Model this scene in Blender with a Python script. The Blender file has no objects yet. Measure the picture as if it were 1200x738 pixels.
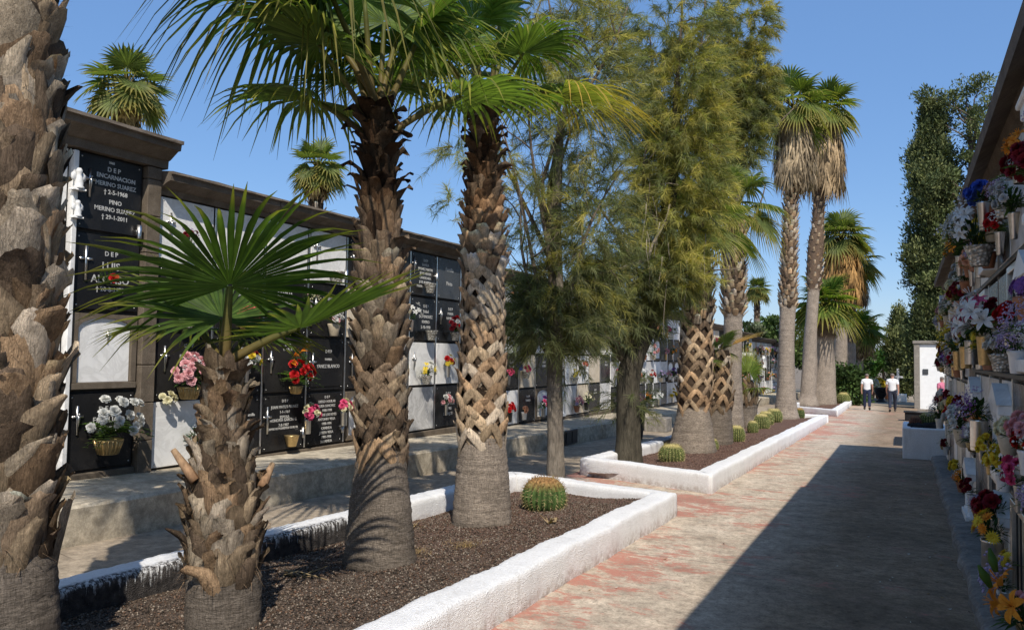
import bpy, math, random
import numpy as np
from mathutils import Vector, Matrix, Quaternion
R = math.radians
PI = math.pi
random.seed(7)
rng = np.random.default_rng(11)
scene = bpy.context.scene
COL = scene.collection
SLOPE = .018
def gz(y): return -SLOPE * y

# ------------------------------------------------------------------ camera, sky, sun
def make_camera():
    yaw, pitch, roll = R(26.25), R(2.75), R(.9)
    fwd = Vector((-math.sin(yaw) * math.cos(pitch), math.cos(yaw) * math.cos(pitch), math.sin(pitch)))
    r0 = Vector((math.cos(yaw), math.sin(yaw), 0)); u0 = r0.cross(fwd)
    r = r0 * math.cos(roll) + u0 * math.sin(roll); u = u0 * math.cos(roll) - r0 * math.sin(roll)
    m = Matrix((r, u, -fwd)).transposed().to_4x4()
    m.translation = (0, 0, 1.65)
    cd = bpy.data.cameras.new('camera'); co = bpy.data.objects.new('camera', cd); COL.objects.link(co)
    co.matrix_world = m
    cd.sensor_width = 36; cd.lens = 940 / 1200 * 36; cd.clip_start = .05; cd.clip_end = 6000
    scene.camera = co
make_camera()
SUN = Vector((.59, -.807, 0)); SUN_EL = R(47.5)
sun_dir = Vector((SUN.x * math.cos(SUN_EL), SUN.y * math.cos(SUN_EL), math.sin(SUN_EL)))
ld = bpy.data.lights.new('sun', 'SUN'); lo = bpy.data.objects.new('sun', ld); COL.objects.link(lo)
ld.energy = 5.0; ld.angle = R(.53); ld.color = (1, .93, .83)
lo.rotation_mode = 'QUATERNION'; lo.rotation_quaternion = sun_dir.to_track_quat('Z', 'Y')
lo.location = (20, -20, 40)
w = bpy.data.worlds.new('World'); scene.world = w; w.use_nodes = True
nt = w.node_tree; bg = nt.nodes['Background']
sky = nt.nodes.new('ShaderNodeTexSky'); sky.sky_type = 'NISHITA'; sky.sun_disc = False
sky.sun_elevation = SUN_EL; sky.sun_rotation = math.atan2(SUN.x, SUN.y)
sky.air_density = 1.0; sky.dust_density = .35; sky.ozone_density = 2.0; sky.altitude = 50
hsv = nt.nodes.new('ShaderNodeHueSaturation'); hsv.inputs['Saturation'].default_value = 1.18
mx = nt.nodes.new('ShaderNodeMix'); mx.data_type = 'RGBA'; mx.inputs[0].default_value = .55; mx.inputs[7].default_value = (1.30, 2.45, 5.0, 1)
nt.links.new(sky.outputs[0], hsv.inputs['Color']); nt.links.new(hsv.outputs[0], mx.inputs[6]); nt.links.new(mx.outputs[2], bg.inputs[0])
bg.inputs[1].default_value = .15
scene.view_settings.view_transform = 'Standard'; scene.view_settings.look = 'None'
scene.view_settings.exposure = 0
scene.render.engine = 'CYCLES'
scene.cycles.max_bounces = 6; scene.cycles.transparent_max_bounces = 6

# ------------------------------------------------------------------ materials
class NT:
    def __init__(s, name):
        s.m = bpy.data.materials.new(name); s.m.use_nodes = True
        s.t = s.m.node_tree; s.b = s.t.nodes['Principled BSDF']; s.o = s.t.nodes['Material Output']
    def n(s, ty, **kw):
        x = s.t.nodes.new(ty)
        for k, v in kw.items():
            if k.startswith('_'): x.inputs[k[1:].replace('_', ' ')].default_value = v
            else: setattr(x, k, v)
        return x
    def l(s, a, b): s.t.links.new(a, b)
    def coord(s, scale=(1, 1, 1), kind='Object'):
        tc = s.n('ShaderNodeTexCoord'); mp = s.n('ShaderNodeMapping'); mp.inputs['Scale'].default_value = scale
        s.l(tc.outputs[kind], mp.inputs['Vector']); return mp.outputs[0]
    def noise(s, scale, detail=4, rough=.55, co=None, dist=0):
        x = s.n('ShaderNodeTexNoise'); x.inputs['Scale'].default_value = scale; x.inputs['Detail'].default_value = detail
        x.inputs['Roughness'].default_value = rough; x.inputs['Distortion'].default_value = dist
        s.l(co if co is not None else s.coord(), x.inputs['Vector']); return x.outputs['Fac']
    def ramp(s, fac, stops):
        x = s.n('ShaderNodeValToRGB'); e = x.color_ramp.elements
        while len(e) < len(stops): e.new(.5)
        for i, (p, c) in enumerate(stops):
            e[i].position = p; e[i].color = (c[0], c[1], c[2], 1) if not isinstance(c, (int, float)) else (c, c, c, 1)
        s.l(fac, x.inputs[0]); return x.outputs[0]
    def mix(s, fac, a, b, mode='MIX'):
        x = s.n('ShaderNodeMix', data_type='RGBA', blend_type=mode)
        for sock, v in ((x.inputs[0], fac), (x.inputs[6], a), (x.inputs[7], b)):
            if hasattr(v, 'links'): s.l(v, sock)
            elif isinstance(v, (int, float)): sock.default_value = v if sock.type == 'VALUE' else (v, v, v, 1)
            else: sock.default_value = (*v[:3], 1)
        return x.outputs[2]
    def math(s, op, a, b=0., c=None):
        x = s.n('ShaderNodeMath', operation=op)
        for i, v in enumerate((a, b, c)):
            if v is None: continue
            if hasattr(v, 'links'): s.l(v, x.inputs[i])
            else: x.inputs[i].default_value = v
        return x.outputs[0]
    def attr(s, name): 
        x = s.n('ShaderNodeAttribute'); x.attribute_name = name; return x
    def bump(s, h, strength=.5, dist=.01):
        x = s.n('ShaderNodeBump'); x.inputs['Strength'].default_value = strength; x.inputs['Distance'].default_value = dist
        s.l(h, x.inputs['Height']); s.l(x.outputs[0], s.b.inputs['Normal'])
    def base(s, v):
        if hasattr(v, 'links'): s.l(v, s.b.inputs['Base Color'])
        else: s.b.inputs['Base Color'].default_value = (*v, 1)
    def p(s, **kw):
        for k, v in kw.items():
            q = s.b.inputs[k.replace('_', ' ')]
            if hasattr(v, 'links'): s.l(v, q)
            else: q.default_value = v
MATS = {}
def plain(name, col, rough=.6, metal=0., var=.25, scale=12, bump=.0, spec=.5, dist=.004):
    if name in MATS: return MATS[name]
    k = NT(name); n = k.noise(scale, 5)
    k.base(k.ramp(n, [(.25, [c * (1 - var) for c in col]), (.75, [min(1, c * (1 + var)) for c in col])]))
    k.p(Roughness=rough, Metallic=metal, Specular_IOR_Level=spec)
    if bump: k.bump(k.noise(scale * 6, 4), bump, dist)
    MATS[name] = k.m; return k.m
def vcol(name, rough=.8, bump=.0, scale=60, trans=0., spec=.3, var=.3, co=None):
    if name in MATS: return MATS[name]
    k = NT(name); a = k.attr('Col').outputs['Color']
    c = k.coord(co) if co else None
    n = k.noise(scale, 4, co=c)
    v = k.mix(1., a, k.ramp(n, [(.3, 1 - var), (.7, 1 + var)]), 'MULTIPLY')
    k.base(v); k.p(Roughness=rough, Specular_IOR_Level=spec)
    if bump: k.bump(n, bump, .006)
    if trans:
        tr = k.n('ShaderNodeBsdfTranslucent'); k.l(k.mix(1., v, (1.5, 1.7, .7), 'MULTIPLY'), tr.inputs['Color'])
        ms = k.n('ShaderNodeMixShader'); ms.inputs[0].default_value = trans
        k.l(k.b.outputs[0], ms.inputs[1]); k.l(tr.outputs[0], ms.inputs[2]); k.l(ms.outputs[0], k.o.inputs['Surface'])
    MATS[name] = k.m; return k.m

def m_path():
    k = NT('path_concrete')
    big = k.noise(.9, 6); mid = k.noise(5, 6, .65); fine = k.noise(70, 4, .7)
    c = k.ramp(big, [(.3, (.44, .365, .275)), (.5, (.58, .485, .37)), (.72, (.68, .58, .455))])
    c = k.mix(.8, c, k.ramp(mid, [(.3, .5), (.7, 1.2)]), 'MULTIPLY')
    c = k.mix(.7, c, k.ramp(fine, [(.3, .6), (.7, 1.3)]), 'MULTIPLY')
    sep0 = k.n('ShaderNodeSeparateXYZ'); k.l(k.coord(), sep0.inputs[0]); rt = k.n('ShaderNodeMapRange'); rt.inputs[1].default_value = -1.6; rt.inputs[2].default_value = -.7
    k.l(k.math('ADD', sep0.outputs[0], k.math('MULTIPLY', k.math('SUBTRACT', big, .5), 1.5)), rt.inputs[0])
    c = k.mix(k.math('MULTIPLY', rt.outputs[0], .9), c, (.47, .39, .31), 'MULTIPLY')  # right side browned and darkened in colour to deepen the building's shade
    crk = k.n('ShaderNodeTexVoronoi', feature='DISTANCE_TO_EDGE'); crk.inputs['Scale'].default_value = .55; wn = k.n('ShaderNodeTexNoise'); wn.inputs['Scale'].default_value = 1.7; wn.inputs['Detail'].default_value = 8; wn.inputs['Roughness'].default_value = .7; k.l(k.coord(), wn.inputs['Vector'])
    k.l(k.mix(.62, k.coord(), wn.outputs['Color'], 'ADD'), crk.inputs['Vector'])
    ck = k.math('MULTIPLY', k.ramp(crk.outputs['Distance'], [(.0, .55), (.006, 0)]), k.ramp(k.noise(.8, 3), [(.5, 0), (.62, 1)]))
    c = k.mix(ck, c, (.08, .065, .05))
    m2 = k.noise(17, 7, .78); sp = k.n('ShaderNodeTexVoronoi'); sp.inputs['Scale'].default_value = 55; k.l(k.coord(), sp.inputs['Vector'])
    c = k.mix(.75, c, k.ramp(m2, [(.34, .45), (.5, 1.), (.66, 1.28)]), 'MULTIPLY')
    c = k.mix(k.math('MULTIPLY', k.ramp(sp.outputs['Color'], [(.8, 0), (.9, .55)]), k.ramp(mid, [(.4, 0), (.6, 1)])), c, (.15, .12, .09))
    # worn red floor paint, mostly left near the bed kerbs
    sep = k.n('ShaderNodeSeparateXYZ'); k.l(k.coord(), sep.inputs[0])
    x, y = sep.outputs[0], sep.outputs[1]
    edge = k.n('ShaderNodeMapRange'); edge.inputs[1].default_value = -2.5; edge.inputs[2].default_value = -.9
    edge.inputs[3].default_value = .055; edge.inputs[4].default_value = -.07; k.l(x, edge.inputs[0])
    pn = k.noise(3.2, 9, .8, k.coord((.75, 1.2, 1)), .3)
    patch = k.noise(.55, 3, .5, k.coord((1, 1, 1)))
    f = k.math('ADD', k.math('ADD', pn, edge.outputs[0]), k.math('MULTIPLY', k.math('SUBTRACT', patch, .5), .5))
    red = k.ramp(f, [(.545, 0), (.585, .9)])
    redc = k.ramp(fine, [(.3, (.36, .08, .055)), (.7, (.50, .15, .105))])
    c = k.mix(k.math('MULTIPLY', red, k.ramp(m2, [(.36, .15), (.5, 1.)])), c, redc)
    haze = k.ramp(f, [(.45, 0), (.62, .4)])
    c = k.mix(haze, c, (.44, .29, .215))
    # expansion joints
    j = k.math('ABSOLUTE', k.math('SUBTRACT', k.math('FRACT', k.math('ADD', k.math('DIVIDE', k.math('ADD', y, k.math('MULTIPLY', mid, .04)), 3.1), .21)), .5))
    jm = k.ramp(j, [(.0, 1), (.004, .0)])
    c = k.mix(k.math('MULTIPLY', jm, .75), c, (.06, .055, .05))
    st = k.ramp(k.noise(1.7, 7, .75), [(.55, 0), (.72, .6)])
    c = k.mix(st, c, (.17, .135, .10))
    k.base(c); k.p(Roughness=.9, Specular_IOR_Level=.2)
    k.bump(k.math('ADD', k.math('MULTIPLY', mid, .6), fine), .45, .008)
    return k.m
def m_concrete(name, a, b, stain=(.1, .09, .07), amt=.4):
    k = NT(name); big = k.noise(.8, 6, .6); mid = k.noise(6, 6, .65); fine = k.noise(80, 3)
    c = k.ramp(big, [(.3, a), (.7, b)])
    m2 = k.noise(15, 7, .78); c = k.mix(.75, c, k.ramp(mid, [(.3, .5), (.7, 1.25)]), 'MULTIPLY')
    c = k.mix(.7, c, k.ramp(m2, [(.34, .55), (.66, 1.3)]), 'MULTIPLY')
    c = k.mix(.5, c, k.ramp(fine, [(.3, .7), (.7, 1.25)]), 'MULTIPLY')
    c = k.mix(k.ramp(k.noise(2.3, 7, .72), [(.55, 0), (.75, amt)]), c, stain)
    k.base(c); k.p(Roughness=.92, Specular_IOR_Level=.2)
    k.bump(k.math('ADD', k.math('MULTIPLY', mid, .7), fine), .4, .008)
    return k.m
def m_white_kerb():
    k = NT('whitewashed_roughcast'); h = k.attr('hgt').outputs['Fac']; dr = k.attr('drip').outputs['Fac']
    f = k.noise(55, 5, .6); g = k.noise(3, 5, .6)
    c = k.ramp(f, [(.25, (.76, .75, .73)), (.6, (.90, .895, .88))])
    c = k.mix(.6, c, k.ramp(g, [(.3, .86), (.6, 1.0)]), 'MULTIPLY')
    dirt = k.math('MULTIPLY', k.ramp(h, [(.0, 1), (.13, 0)]), k.ramp(k.noise(14, 6, .7), [(.35, 0), (.65, .95)]))
    stn = k.math('MULTIPLY', k.ramp(k.noise(1., 5, .7, k.coord((9, 9, 1.2))), [(.56, 0), (.75, .4)]), 1.)
    c = k.mix(stn, c, (.50, .46, .40))
    c = k.mix(dirt, c, (.33, .24, .19))
    sc = k.noise(1., 6, .75, k.coord((48, 48, 2.2))); sc2 = k.noise(30, 5, .7)
    th = k.math('ADD', h, k.math('ADD', k.math('MULTIPLY', k.math('SUBTRACT', sc, .56), .62), k.math('MULTIPLY', k.math('SUBTRACT', sc2, .5), .22)))
    bare = k.math('MULTIPLY', dr, k.ramp(th, [(.19, 1), (.27, .12)]))
    stone = k.ramp(k.noise(20, 5), [(.3, (.02, .018, .017)), (.7, (.085, .075, .068))])
    c = k.mix(bare, c, stone)
    k.base(c); k.p(Roughness=.85, Specular_IOR_Level=.25)
    v = k.n('ShaderNodeTexVoronoi', feature='F1'); v.inputs['Scale'].default_value = 125; k.l(k.coord(), v.inputs['Vector'])
    k.bump(k.math('ADD', f, v.outputs['Distance']), .75, .010)
    return k.m
def m_gravel():
    k = NT('lava_gravel'); v = k.n('ShaderNodeTexVoronoi'); v.inputs['Scale'].default_value = 110; k.l(k.coord(), v.inputs['Vector'])
    red = k.noise(.35, 4, .6)
    a = k.ramp(v.outputs['Color'], [(.1, (.022, .017, .013)), (.5, (.085, .060, .043)), (.85, (.17, .125, .092)), (1, (.27, .22, .175))])
    b = k.ramp(v.outputs['Color'], [(.1, (.06, .035, .026)), (.5, (.15, .085, .06)), (.85, (.23, .14, .105)), (1, (.32, .24, .2))])
    sep = k.n('ShaderNodeSeparateXYZ'); k.l(k.coord(), sep.inputs[0])
    fr = k.n('ShaderNodeMapRange'); fr.inputs[1].default_value = 5.6; fr.inputs[2].default_value = 8.6; k.l(k.math('ADD', sep.outputs[1], k.math('MULTIPLY', red, 2.)), fr.inputs[0])
    c = k.mix(fr.outputs[0], a, b)
    k.base(c); k.p(Roughness=.9, Specular_IOR_Level=.2)
    k.bump(v.outputs['Distance'], .8, -.012)
    return k.m
def m_stone(name, a, b, scale=6):
    k = NT(name); n = k.noise(scale, 7, .7); f = k.noise(110, 3, .6)
    c = k.ramp(n, [(.28, a), (.72, b)])
    c = k.mix(.6, c, k.ramp(f, [(.35, .55), (.6, 1.12)]), 'MULTIPLY')
    lich = k.ramp(k.noise(3.1, 6, .7), [(.58, 0), (.72, .4)])
    c = k.mix(lich, c, [min(1, x * 1.7 + .02) for x in b])
    k.base(c); k.p(Roughness=.88, Specular_IOR_Level=.2); k.bump(k.math('ADD', n, f), .5, .008)
    return k.m
def m_granite(name, col, rough=.16, speck=.02, spec=.35):
    k = NT(name); f = k.noise(260, 2, .6); g = k.noise(2.5, 4)
    c = k.ramp(f, [(.45, col), (.75, [x + speck for x in col])])
    c = k.mix(.5, c, k.ramp(g, [(.3, .7), (.7, 1.3)]), 'MULTIPLY')
    c = k.mix(k.ramp(k.noise(1.6, 6, .7), [(.45, 0), (.8, .12)]), c, (.2, .18, .15))
    k.base(c); k.p(Roughness=k.ramp(k.noise(4, 5), [(.3, rough), (.75, rough + .2)]), Specular_IOR_Level=spec)
    return k.m
def m_marble(name, col, vein=.12):
    k = NT(name); v = k.noise(2.2, 8, .7, None, 1.6)
    c = k.ramp(v, [(.42, col), (.5, [max(0, x - vein) for x in col]), (.56, col)])
    c = k.mix(.5, c, k.ramp(k.noise(3, 5), [(.3, .82), (.65, 1.02)]), 'MULTIPLY')
    c = k.mix(k.ramp(k.noise(1, 5, .6, k.coord((8, 8, .8))), [(.55, 0), (.8, .35)]), c, [x * .62 for x in col])
    k.base(c); k.p(Roughness=.45); return k.m
def m_ring_trunk():
    k = NT('fibrous_trunk'); c0 = k.attr('Col').outputs['Color']
    rings = k.noise(1., 6, .75, k.coord((14, 14, 80)), 1.2); f = k.noise(1, 6, .75, k.coord((120, 120, 16)), .8)
    blot = k.noise(5, 4)
    c = k.mix(.85, c0, k.ramp(rings, [(.36, .42), (.6, 1.3)]), 'MULTIPLY')
    c = k.mix(.8, c, k.ramp(f, [(.36, .42), (.62, 1.3)]), 'MULTIPLY')
    c = k.mix(.7, c, k.ramp(blot, [(.3, .7), (.7, 1.15)]), 'MULTIPLY')
    k.base(c); k.p(Roughness=.95, Specular_IOR_Level=.1); k.bump(k.math('ADD', k.math('MULTIPLY', rings, 1.4), f), .8, .016)
    return k.m
def m_boot():
    k = NT('split_leaf_base'); a = k.attr('Col').outputs['Color']
    st = k.noise(1, 6, .75, k.coord((95, 95, 9)), .8); bl = k.noise(16, 6, .7); fi = k.noise(1, 4, .7, k.coord((260, 260, 30)), .3)
    c = k.mix(.85, a, k.ramp(st, [(.32, .55), (.64, 1.75)]), 'MULTIPLY')
    c = k.mix(.75, c, k.ramp(bl, [(.3, .62), (.68, 1.55)]), 'MULTIPLY')
    c = k.mix(.5, c, k.ramp(fi, [(.3, .6), (.7, 1.25)]), 'MULTIPLY')
    k.base(c); k.p(Roughness=.95, Specular_IOR_Level=.1)
    k.bump(k.math('ADD', k.math('MULTIPLY', st, 1.2), k.math('ADD', bl, k.math('MULTIPLY', fi, .5))), 1., .014)
    return k.m
def m_bark():
    k = NT('grey_bark'); c0 = k.attr('Col').outputs['Color']
    a = k.noise(1, 6, .7, k.coord((38, 38, 7)), .6); b = k.noise(7, 4)
    c = k.mix(.85, c0, k.ramp(a, [(.3, .35), (.7, 1.35)]), 'MULTIPLY')
    c = k.mix(.6, c, k.ramp(b, [(.3, .7), (.7, 1.2)]), 'MULTIPLY')
    k.base(c); k.p(Roughness=.95, Specular_IOR_Level=.1); k.bump(a, .9, .02)
    return k.m
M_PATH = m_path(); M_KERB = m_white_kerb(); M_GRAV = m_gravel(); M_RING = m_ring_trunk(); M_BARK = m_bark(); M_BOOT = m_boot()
M_LANE = m_concrete('lane_concrete', (.30, .24, .175), (.46, .38, .28), (.13, .10, .075), .7)
M_TERR = m_concrete('terrace_concrete', (.40, .34, .25), (.60, .53, .41), (.20, .16, .11), .8)
M_GROUND = m_concrete('dry_ground', (.20, .16, .12), (.30, .25, .19))
M_RKERB = m_concrete('old_kerb_concrete', (.20, .185, .165), (.30, .275, .24), (.07, .06, .05), .6)
M_STONE = m_stone('brown_stone', (.10, .078, .056), (.185, .15, .112))
M_CORN = m_stone('cornice_stone', (.095, .076, .058), (.20, .165, .13), 4)
M_GSTONE = m_stone('grey_stone', (.19, .17, .145), (.32, .29, .25))
M_RENDER = m_concrete('beige_render', (.40, .36, .29), (.52, .47, .39), (.2, .17, .13), .5)
M_BLACK = m_granite('black_granite', (.010, .010, .011), .2, .015, .2); M_GREYG = m_granite('charcoal_granite', (.045, .05, .055), .2, .05, .25)
M_WHITE = m_marble('white_marble', (.84, .83, .80)); M_LGREY = m_marble('grey_marble', (.60, .59, .57), .16)
M_BEIGE = m_marble('beige_marble', (.64, .55, .42), .1)
M_SILVER = plain('brushed_steel', (.62, .61, .59), .3, 1., .15, 30)
M_GOLD = plain('gilded_metal', (.55, .40, .19), .35, .85, .25, 40)
M_IRON = plain('dark_iron', (.02, .02, .02), .5, .2, .3, 20)
M_LETTER = plain('silver_lettering', (.56, .55, .52), .5, .2, .25, 14)
M_JOINT = plain('dark_joint', (.03, .027, .024), .9, 0, .4, 8)
M_WPAINT = plain('white_paint', (.80, .80, .78), .6, 0, .06, 6, .3)
M_WPLAST = plain('white_plastic', (.72, .72, .70), .35, 0, .06, 20)
M_TERRAC = plain('terracotta', (.36, .16, .085), .8, 0, .2, 20, .2)
M_BEIGEPOT = plain('beige_ceramic', (.50, .42, .30), .5, 0, .15, 20)
M_BPLAST = plain('black_plastic', (.012, .012, .013), .4, 0, .3, 20)
M_LAVA = plain('black_lava_rock', (.02, .018, .017), .95, 0, .5, 20, .8, .2, .02)
M_VCOL = vcol('leaf_base', .95, .5, 45, 0, .1, .4, (1, 1, .35))
M_LEAF = vcol('leaf', .5, 0, 7, .38, .22, .3)
M_NEEDLE = vcol('needle', .6, 0, 3, .4, .2, .25)
M_CONIF = vcol('conifer', .7, 0, 8, .12, .15, .3)
M_DRY = vcol('dry_leaf', .8, 0, 9, .15, .15, .3)
M_PETALC = {}
def glass(name):
    if name in MATS: return MATS[name]
    k = NT(name); n = k.n('ShaderNodeTexVoronoi'); n.inputs['Scale'].default_value = 38; k.l(k.coord(), n.inputs['Vector'])
    k.base(k.ramp(n.outputs['Distance'], [(.1, (.75, .73, .66)), (.6, (.28, .26, .22))])); k.p(Roughness=.12, Metallic=.25, Specular_IOR_Level=.8)
    k.bump(n.outputs['Distance'], .8, .012); MATS[name] = k.m; return k.m
M_GLASS = glass('cut_glass')
def petal(name, a, b):
    k = NT('petal_' + name); n = k.noise(6, 3)
    c = k.ramp(n, [(.3, a), (.7, b)]); k.base(c); k.p(Roughness=.6, Specular_IOR_Level=.25)
    tr = k.n('ShaderNodeBsdfTranslucent'); k.l(c, tr.inputs['Color'])
    ms = k.n('ShaderNodeMixShader'); ms.inputs[0].default_value = .25
    k.l(k.b.outputs[0], ms.inputs[1]); k.l(tr.outputs[0], ms.inputs[2]); k.l(ms.outputs[0], k.o.inputs['Surface'])
    M_PETALC[name] = k.m
for nm, a, b in (('white', (.62, .61, .56), (.78, .78, .74)), ('pink', (.68, .30, .32), (.80, .50, .50)), ('hot pink', (.62, .05, .16), (.75, .14, .27)),
                 ('red', (.36, .006, .008), (.58, .02, .022)), ('coral', (.62, .11, .085), (.75, .25, .2)), ('yellow', (.68, .48, .02), (.80, .64, .08)),
                 ('cream', (.70, .64, .38), (.80, .76, .55)), ('orange', (.66, .20, .012), (.78, .33, .03)), ('purple', (.17, .06, .26), (.32, .14, .42)),
                 ('lilac', (.42, .32, .50), (.58, .48, .64)), ('blue', (.03, .07, .38), (.07, .14, .52)), ('peach', (.72, .36, .20), (.80, .50, .32)),
                 ('dark red', (.15, .006, .012), (.25, .015, .025)), ('pale grey', (.5, .5, .49), (.62, .62, .6))):
    petal(nm, a, b)

# ------------------------------------------------------------------ mesh building
class MB:
    def __init__(s): s.v = []; s.f = []; s.c = []; s.n = 0; s.col = (.5, .5, .5)
    def add(s, verts, faces, col=None):
        o = s.n; s.v.extend([tuple(p) for p in verts]); s.n += len(verts)
        s.f.extend([tuple(i + o for i in f) for f in faces])
        cc = col if col is not None else s.col
        if len(verts) and isinstance(cc, (list, np.ndarray)) and len(cc) == len(verts) and not isinstance(cc[0], float): s.c.extend([tuple(x) for x in cc])
        else: s.c.extend([tuple(cc)] * len(verts))
    def box(s, x0, x1, y0, y1, z0, z1, col=None, bev=0.):
        b = min(bev, (x1 - x0) / 3, (y1 - y0) / 3, (z1 - z0) / 3)
        if b <= 0:
            v = [(x, y, z) for x in (x0, x1) for y in (y0, y1) for z in (z0, z1)]
            s.add(v, [(0, 1, 3, 2), (4, 6, 7, 5), (0, 4, 5, 1), (2, 3, 7, 6), (0, 2, 6, 4), (1, 5, 7, 3)], col); return
        v = []; idx = {}
        for i, (x, dx) in enumerate(((x0, b), (x1, -b))):
            for j, (y, dy) in enumerate(((y0, b), (y1, -b))):
                for q, (z, dz) in enumerate(((z0, b), (z1, -b))):
                    idx[i, j, q] = len(v); v += [(x, y + dy, z + dz), (x + dx, y, z + dz), (x + dx, y + dy, z)]
        I = lambda i, j, q, a: idx[i, j, q] + a
        f = []
        f += [(I(0,0,0,0), I(0,0,1,0), I(0,1,1,0), I(0,1,0,0)), (I(1,0,0,0), I(1,1,0,0), I(1,1,1,0), I(1,0,1,0))]
        f += [(I(0,0,0,1), I(1,0,0,1), I(1,0,1,1), I(0,0,1,1)), (I(0,1,0,1), I(0,1,1,1), I(1,1,1,1), I(1,1,0,1))]
        f += [(I(0,0,0,2), I(0,1,0,2), I(1,1,0,2), I(1,0,0,2)), (I(0,0,1,2), I(1,0,1,2), I(1,1,1,2), I(0,1,1,2))]
        for q in (0, 1):
            for i in (0, 1): f.append((I(i,0,q,0), I(i,1,q,0), I(i,1,q,2), I(i,0,q,2)))
            for j in (0, 1): f.append((I(0,j,q,1), I(1,j,q,1), I(1,j,q,2), I(0,j,q,2)))
        for i in (0, 1):
            for j in (0, 1): f.append((I(i,j,0,0), I(i,j,1,0), I(i,j,1,1), I(i,j,0,1)))
        for i in (0, 1):
            for j in (0, 1):
                for q in (0, 1): f.append((I(i,j,q,0), I(i,j,q,1), I(i,j,q,2)))
        s.add(v, f, col)
    def tube(s, pts, rad, n=6, col=None, cap=True, col1=None):
        pts = [Vector(p) for p in pts]
        if isinstance(rad, (int, float)): rad = [rad] * len(pts)
        v = []; f = []; cs = []
        ref = None
        for i, p in enumerate(pts):
            t = (pts[min(i + 1, len(pts) - 1)] - pts[max(i - 1, 0)])
            t = t.normalized() if t.length > 1e-9 else Vector((0, 0, 1))
            if ref is None: ref = Vector((1, 0, 0)) if abs(t.x) < .8 else Vector((0, 1, 0))
            a = (ref - t * ref.dot(t)).normalized(); ref = a; b = t.cross(a)
            for k in range(n):
                th = 2 * PI * k / n; v.append(p + (a * math.cos(th) + b * math.sin(th)) * rad[i])
                if col1 is not None:
                    u = i / (len(pts) - 1); cs.append([col[j] * (1 - u) + col1[j] * u for j in range(3)])
        for i in range(len(pts) - 1):
            for k in range(n):
                f.append((i * n + k, i * n + (k + 1) % n, (i + 1) * n + (k + 1) % n, (i + 1) * n + k))
        if cap: f.append(tuple(range(n))[::-1]); f.append(tuple((len(pts) - 1) * n + k for k in range(n)))
        s.add(v, f, cs if col1 is not None else col)
    def lathe(s, prof, n=20, at=(0, 0, 0), col=None, jag=0.):
        v = []; f = []
        for r, z in prof:
            for k in range(n):
                rr = r * (1 + (random.uniform(-jag, jag) if jag else 0)); th = 2 * PI * k / n
                v.append((at[0] + rr * math.cos(th), at[1] + rr * math.sin(th), at[2] + z))
        for i in range(len(prof) - 1):
            for k in range(n):
                f.append((i * n + k, i * n + (k + 1) % n, (i + 1) * n + (k + 1) % n, (i + 1) * n + k))
        s.add(v, f, col)
    def prism_y(s, poly, y0, y1, col=None):
        n = len(poly); v = [(x, y0, z) for x, z in poly] + [(x, y1, z) for x, z in poly]
        f = [(i, (i + 1) % n, n + (i + 1) % n, n + i) for i in range(n)] + [tuple(range(n))[::-1], tuple(range(n, 2 * n))]
        s.add(v, f, col)
    def blob(s, c, r, n=2, jit=.2, col=None, sq=(1, 1, 1)):
        bmv, bmf = ICO[n]; v = []
        for p in bmv:
            q = p * (1 + random.uniform(-jit, jit)) * r
            v.append((c[0] + q[0] * sq[0], c[1] + q[1] * sq[1], c[2] + q[2] * sq[2]))
        s.add(v, bmf, col)
    def build(s, name, mat, parent=None, smooth=True, loc=None):
        return build(name, s.v, s.f, s.c, mat, parent, smooth, loc)
def build(name, v, f, c, mat, parent=None, smooth=True, loc=None):
    me = bpy.data.meshes.new(name)
    if isinstance(f, np.ndarray):
        v = np.asarray(v, np.float32); nv = len(v); nf, k = f.shape
        me.vertices.add(nv); me.vertices.foreach_set('co', v.ravel())
        me.loops.add(nf * k); me.loops.foreach_set('vertex_index', f.astype(np.int32).ravel())
        me.polygons.add(nf); me.polygons.foreach_set('loop_start', np.arange(0, nf * k, k, dtype=np.int32))
        me.update(calc_edges=True)
    else:
        me.from_pydata([tuple(p) for p in v], [], f)
    if c is not None and len(c):
        at = me.color_attributes.new('Col', 'FLOAT_COLOR', 'POINT')
        ca = np.ones((len(v), 4), np.float32); ca[:, :3] = np.asarray(c, np.float32); at.data.foreach_set('color', ca.ravel())
    me.materials.append(mat)
    if smooth: me.polygons.foreach_set('use_smooth', [True] * len(me.polygons))
    me.update()
    o = bpy.data.objects.new(name, me); COL.objects.link(o)
    if parent: o.parent = parent
    if loc: o.location = loc
    return o
def link(name, me, parent=None, loc=(0, 0, 0), quat=None, scale=1.):
    o = bpy.data.objects.new(name, me); COL.objects.link(o); o.parent = parent; o.location = loc
    if quat is not None: o.rotation_mode = 'QUATERNION'; o.rotation_quaternion = quat
    o.scale = (scale,) * 3 if isinstance(scale, (int, float)) else scale
    return o
import bmesh
ICO = {}
for lv in (1, 2, 3):
    bm = bmesh.new(); bmesh.ops.create_icosphere(bm, subdivisions=lv, radius=1)
    ICO[lv] = ([np.array(v.co) for v in bm.verts], [tuple(v.index for v in f.verts) for f in bm.faces]); bm.free()
def thing(name, label, cat, loc=(0, 0, 0), rz=0., group=None):
    o = bpy.data.objects.new(name, None); COL.objects.link(o); o.empty_display_size = .2
    o.location = loc; o.rotation_euler = (0, 0, rz); o['label'] = label; o['category'] = cat
    if group: o['group'] = group
    return o
def tag(o, label, cat, group=None):
    o['label'] = label; o['category'] = cat
    if group: o['group'] = group
    return o
def struct(o): o['kind'] = 'structure'; return o
def smooth_angle(o, on=False):
    o.data.polygons.foreach_set('use_smooth', [on] * len(o.data.polygons)); return o

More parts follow.
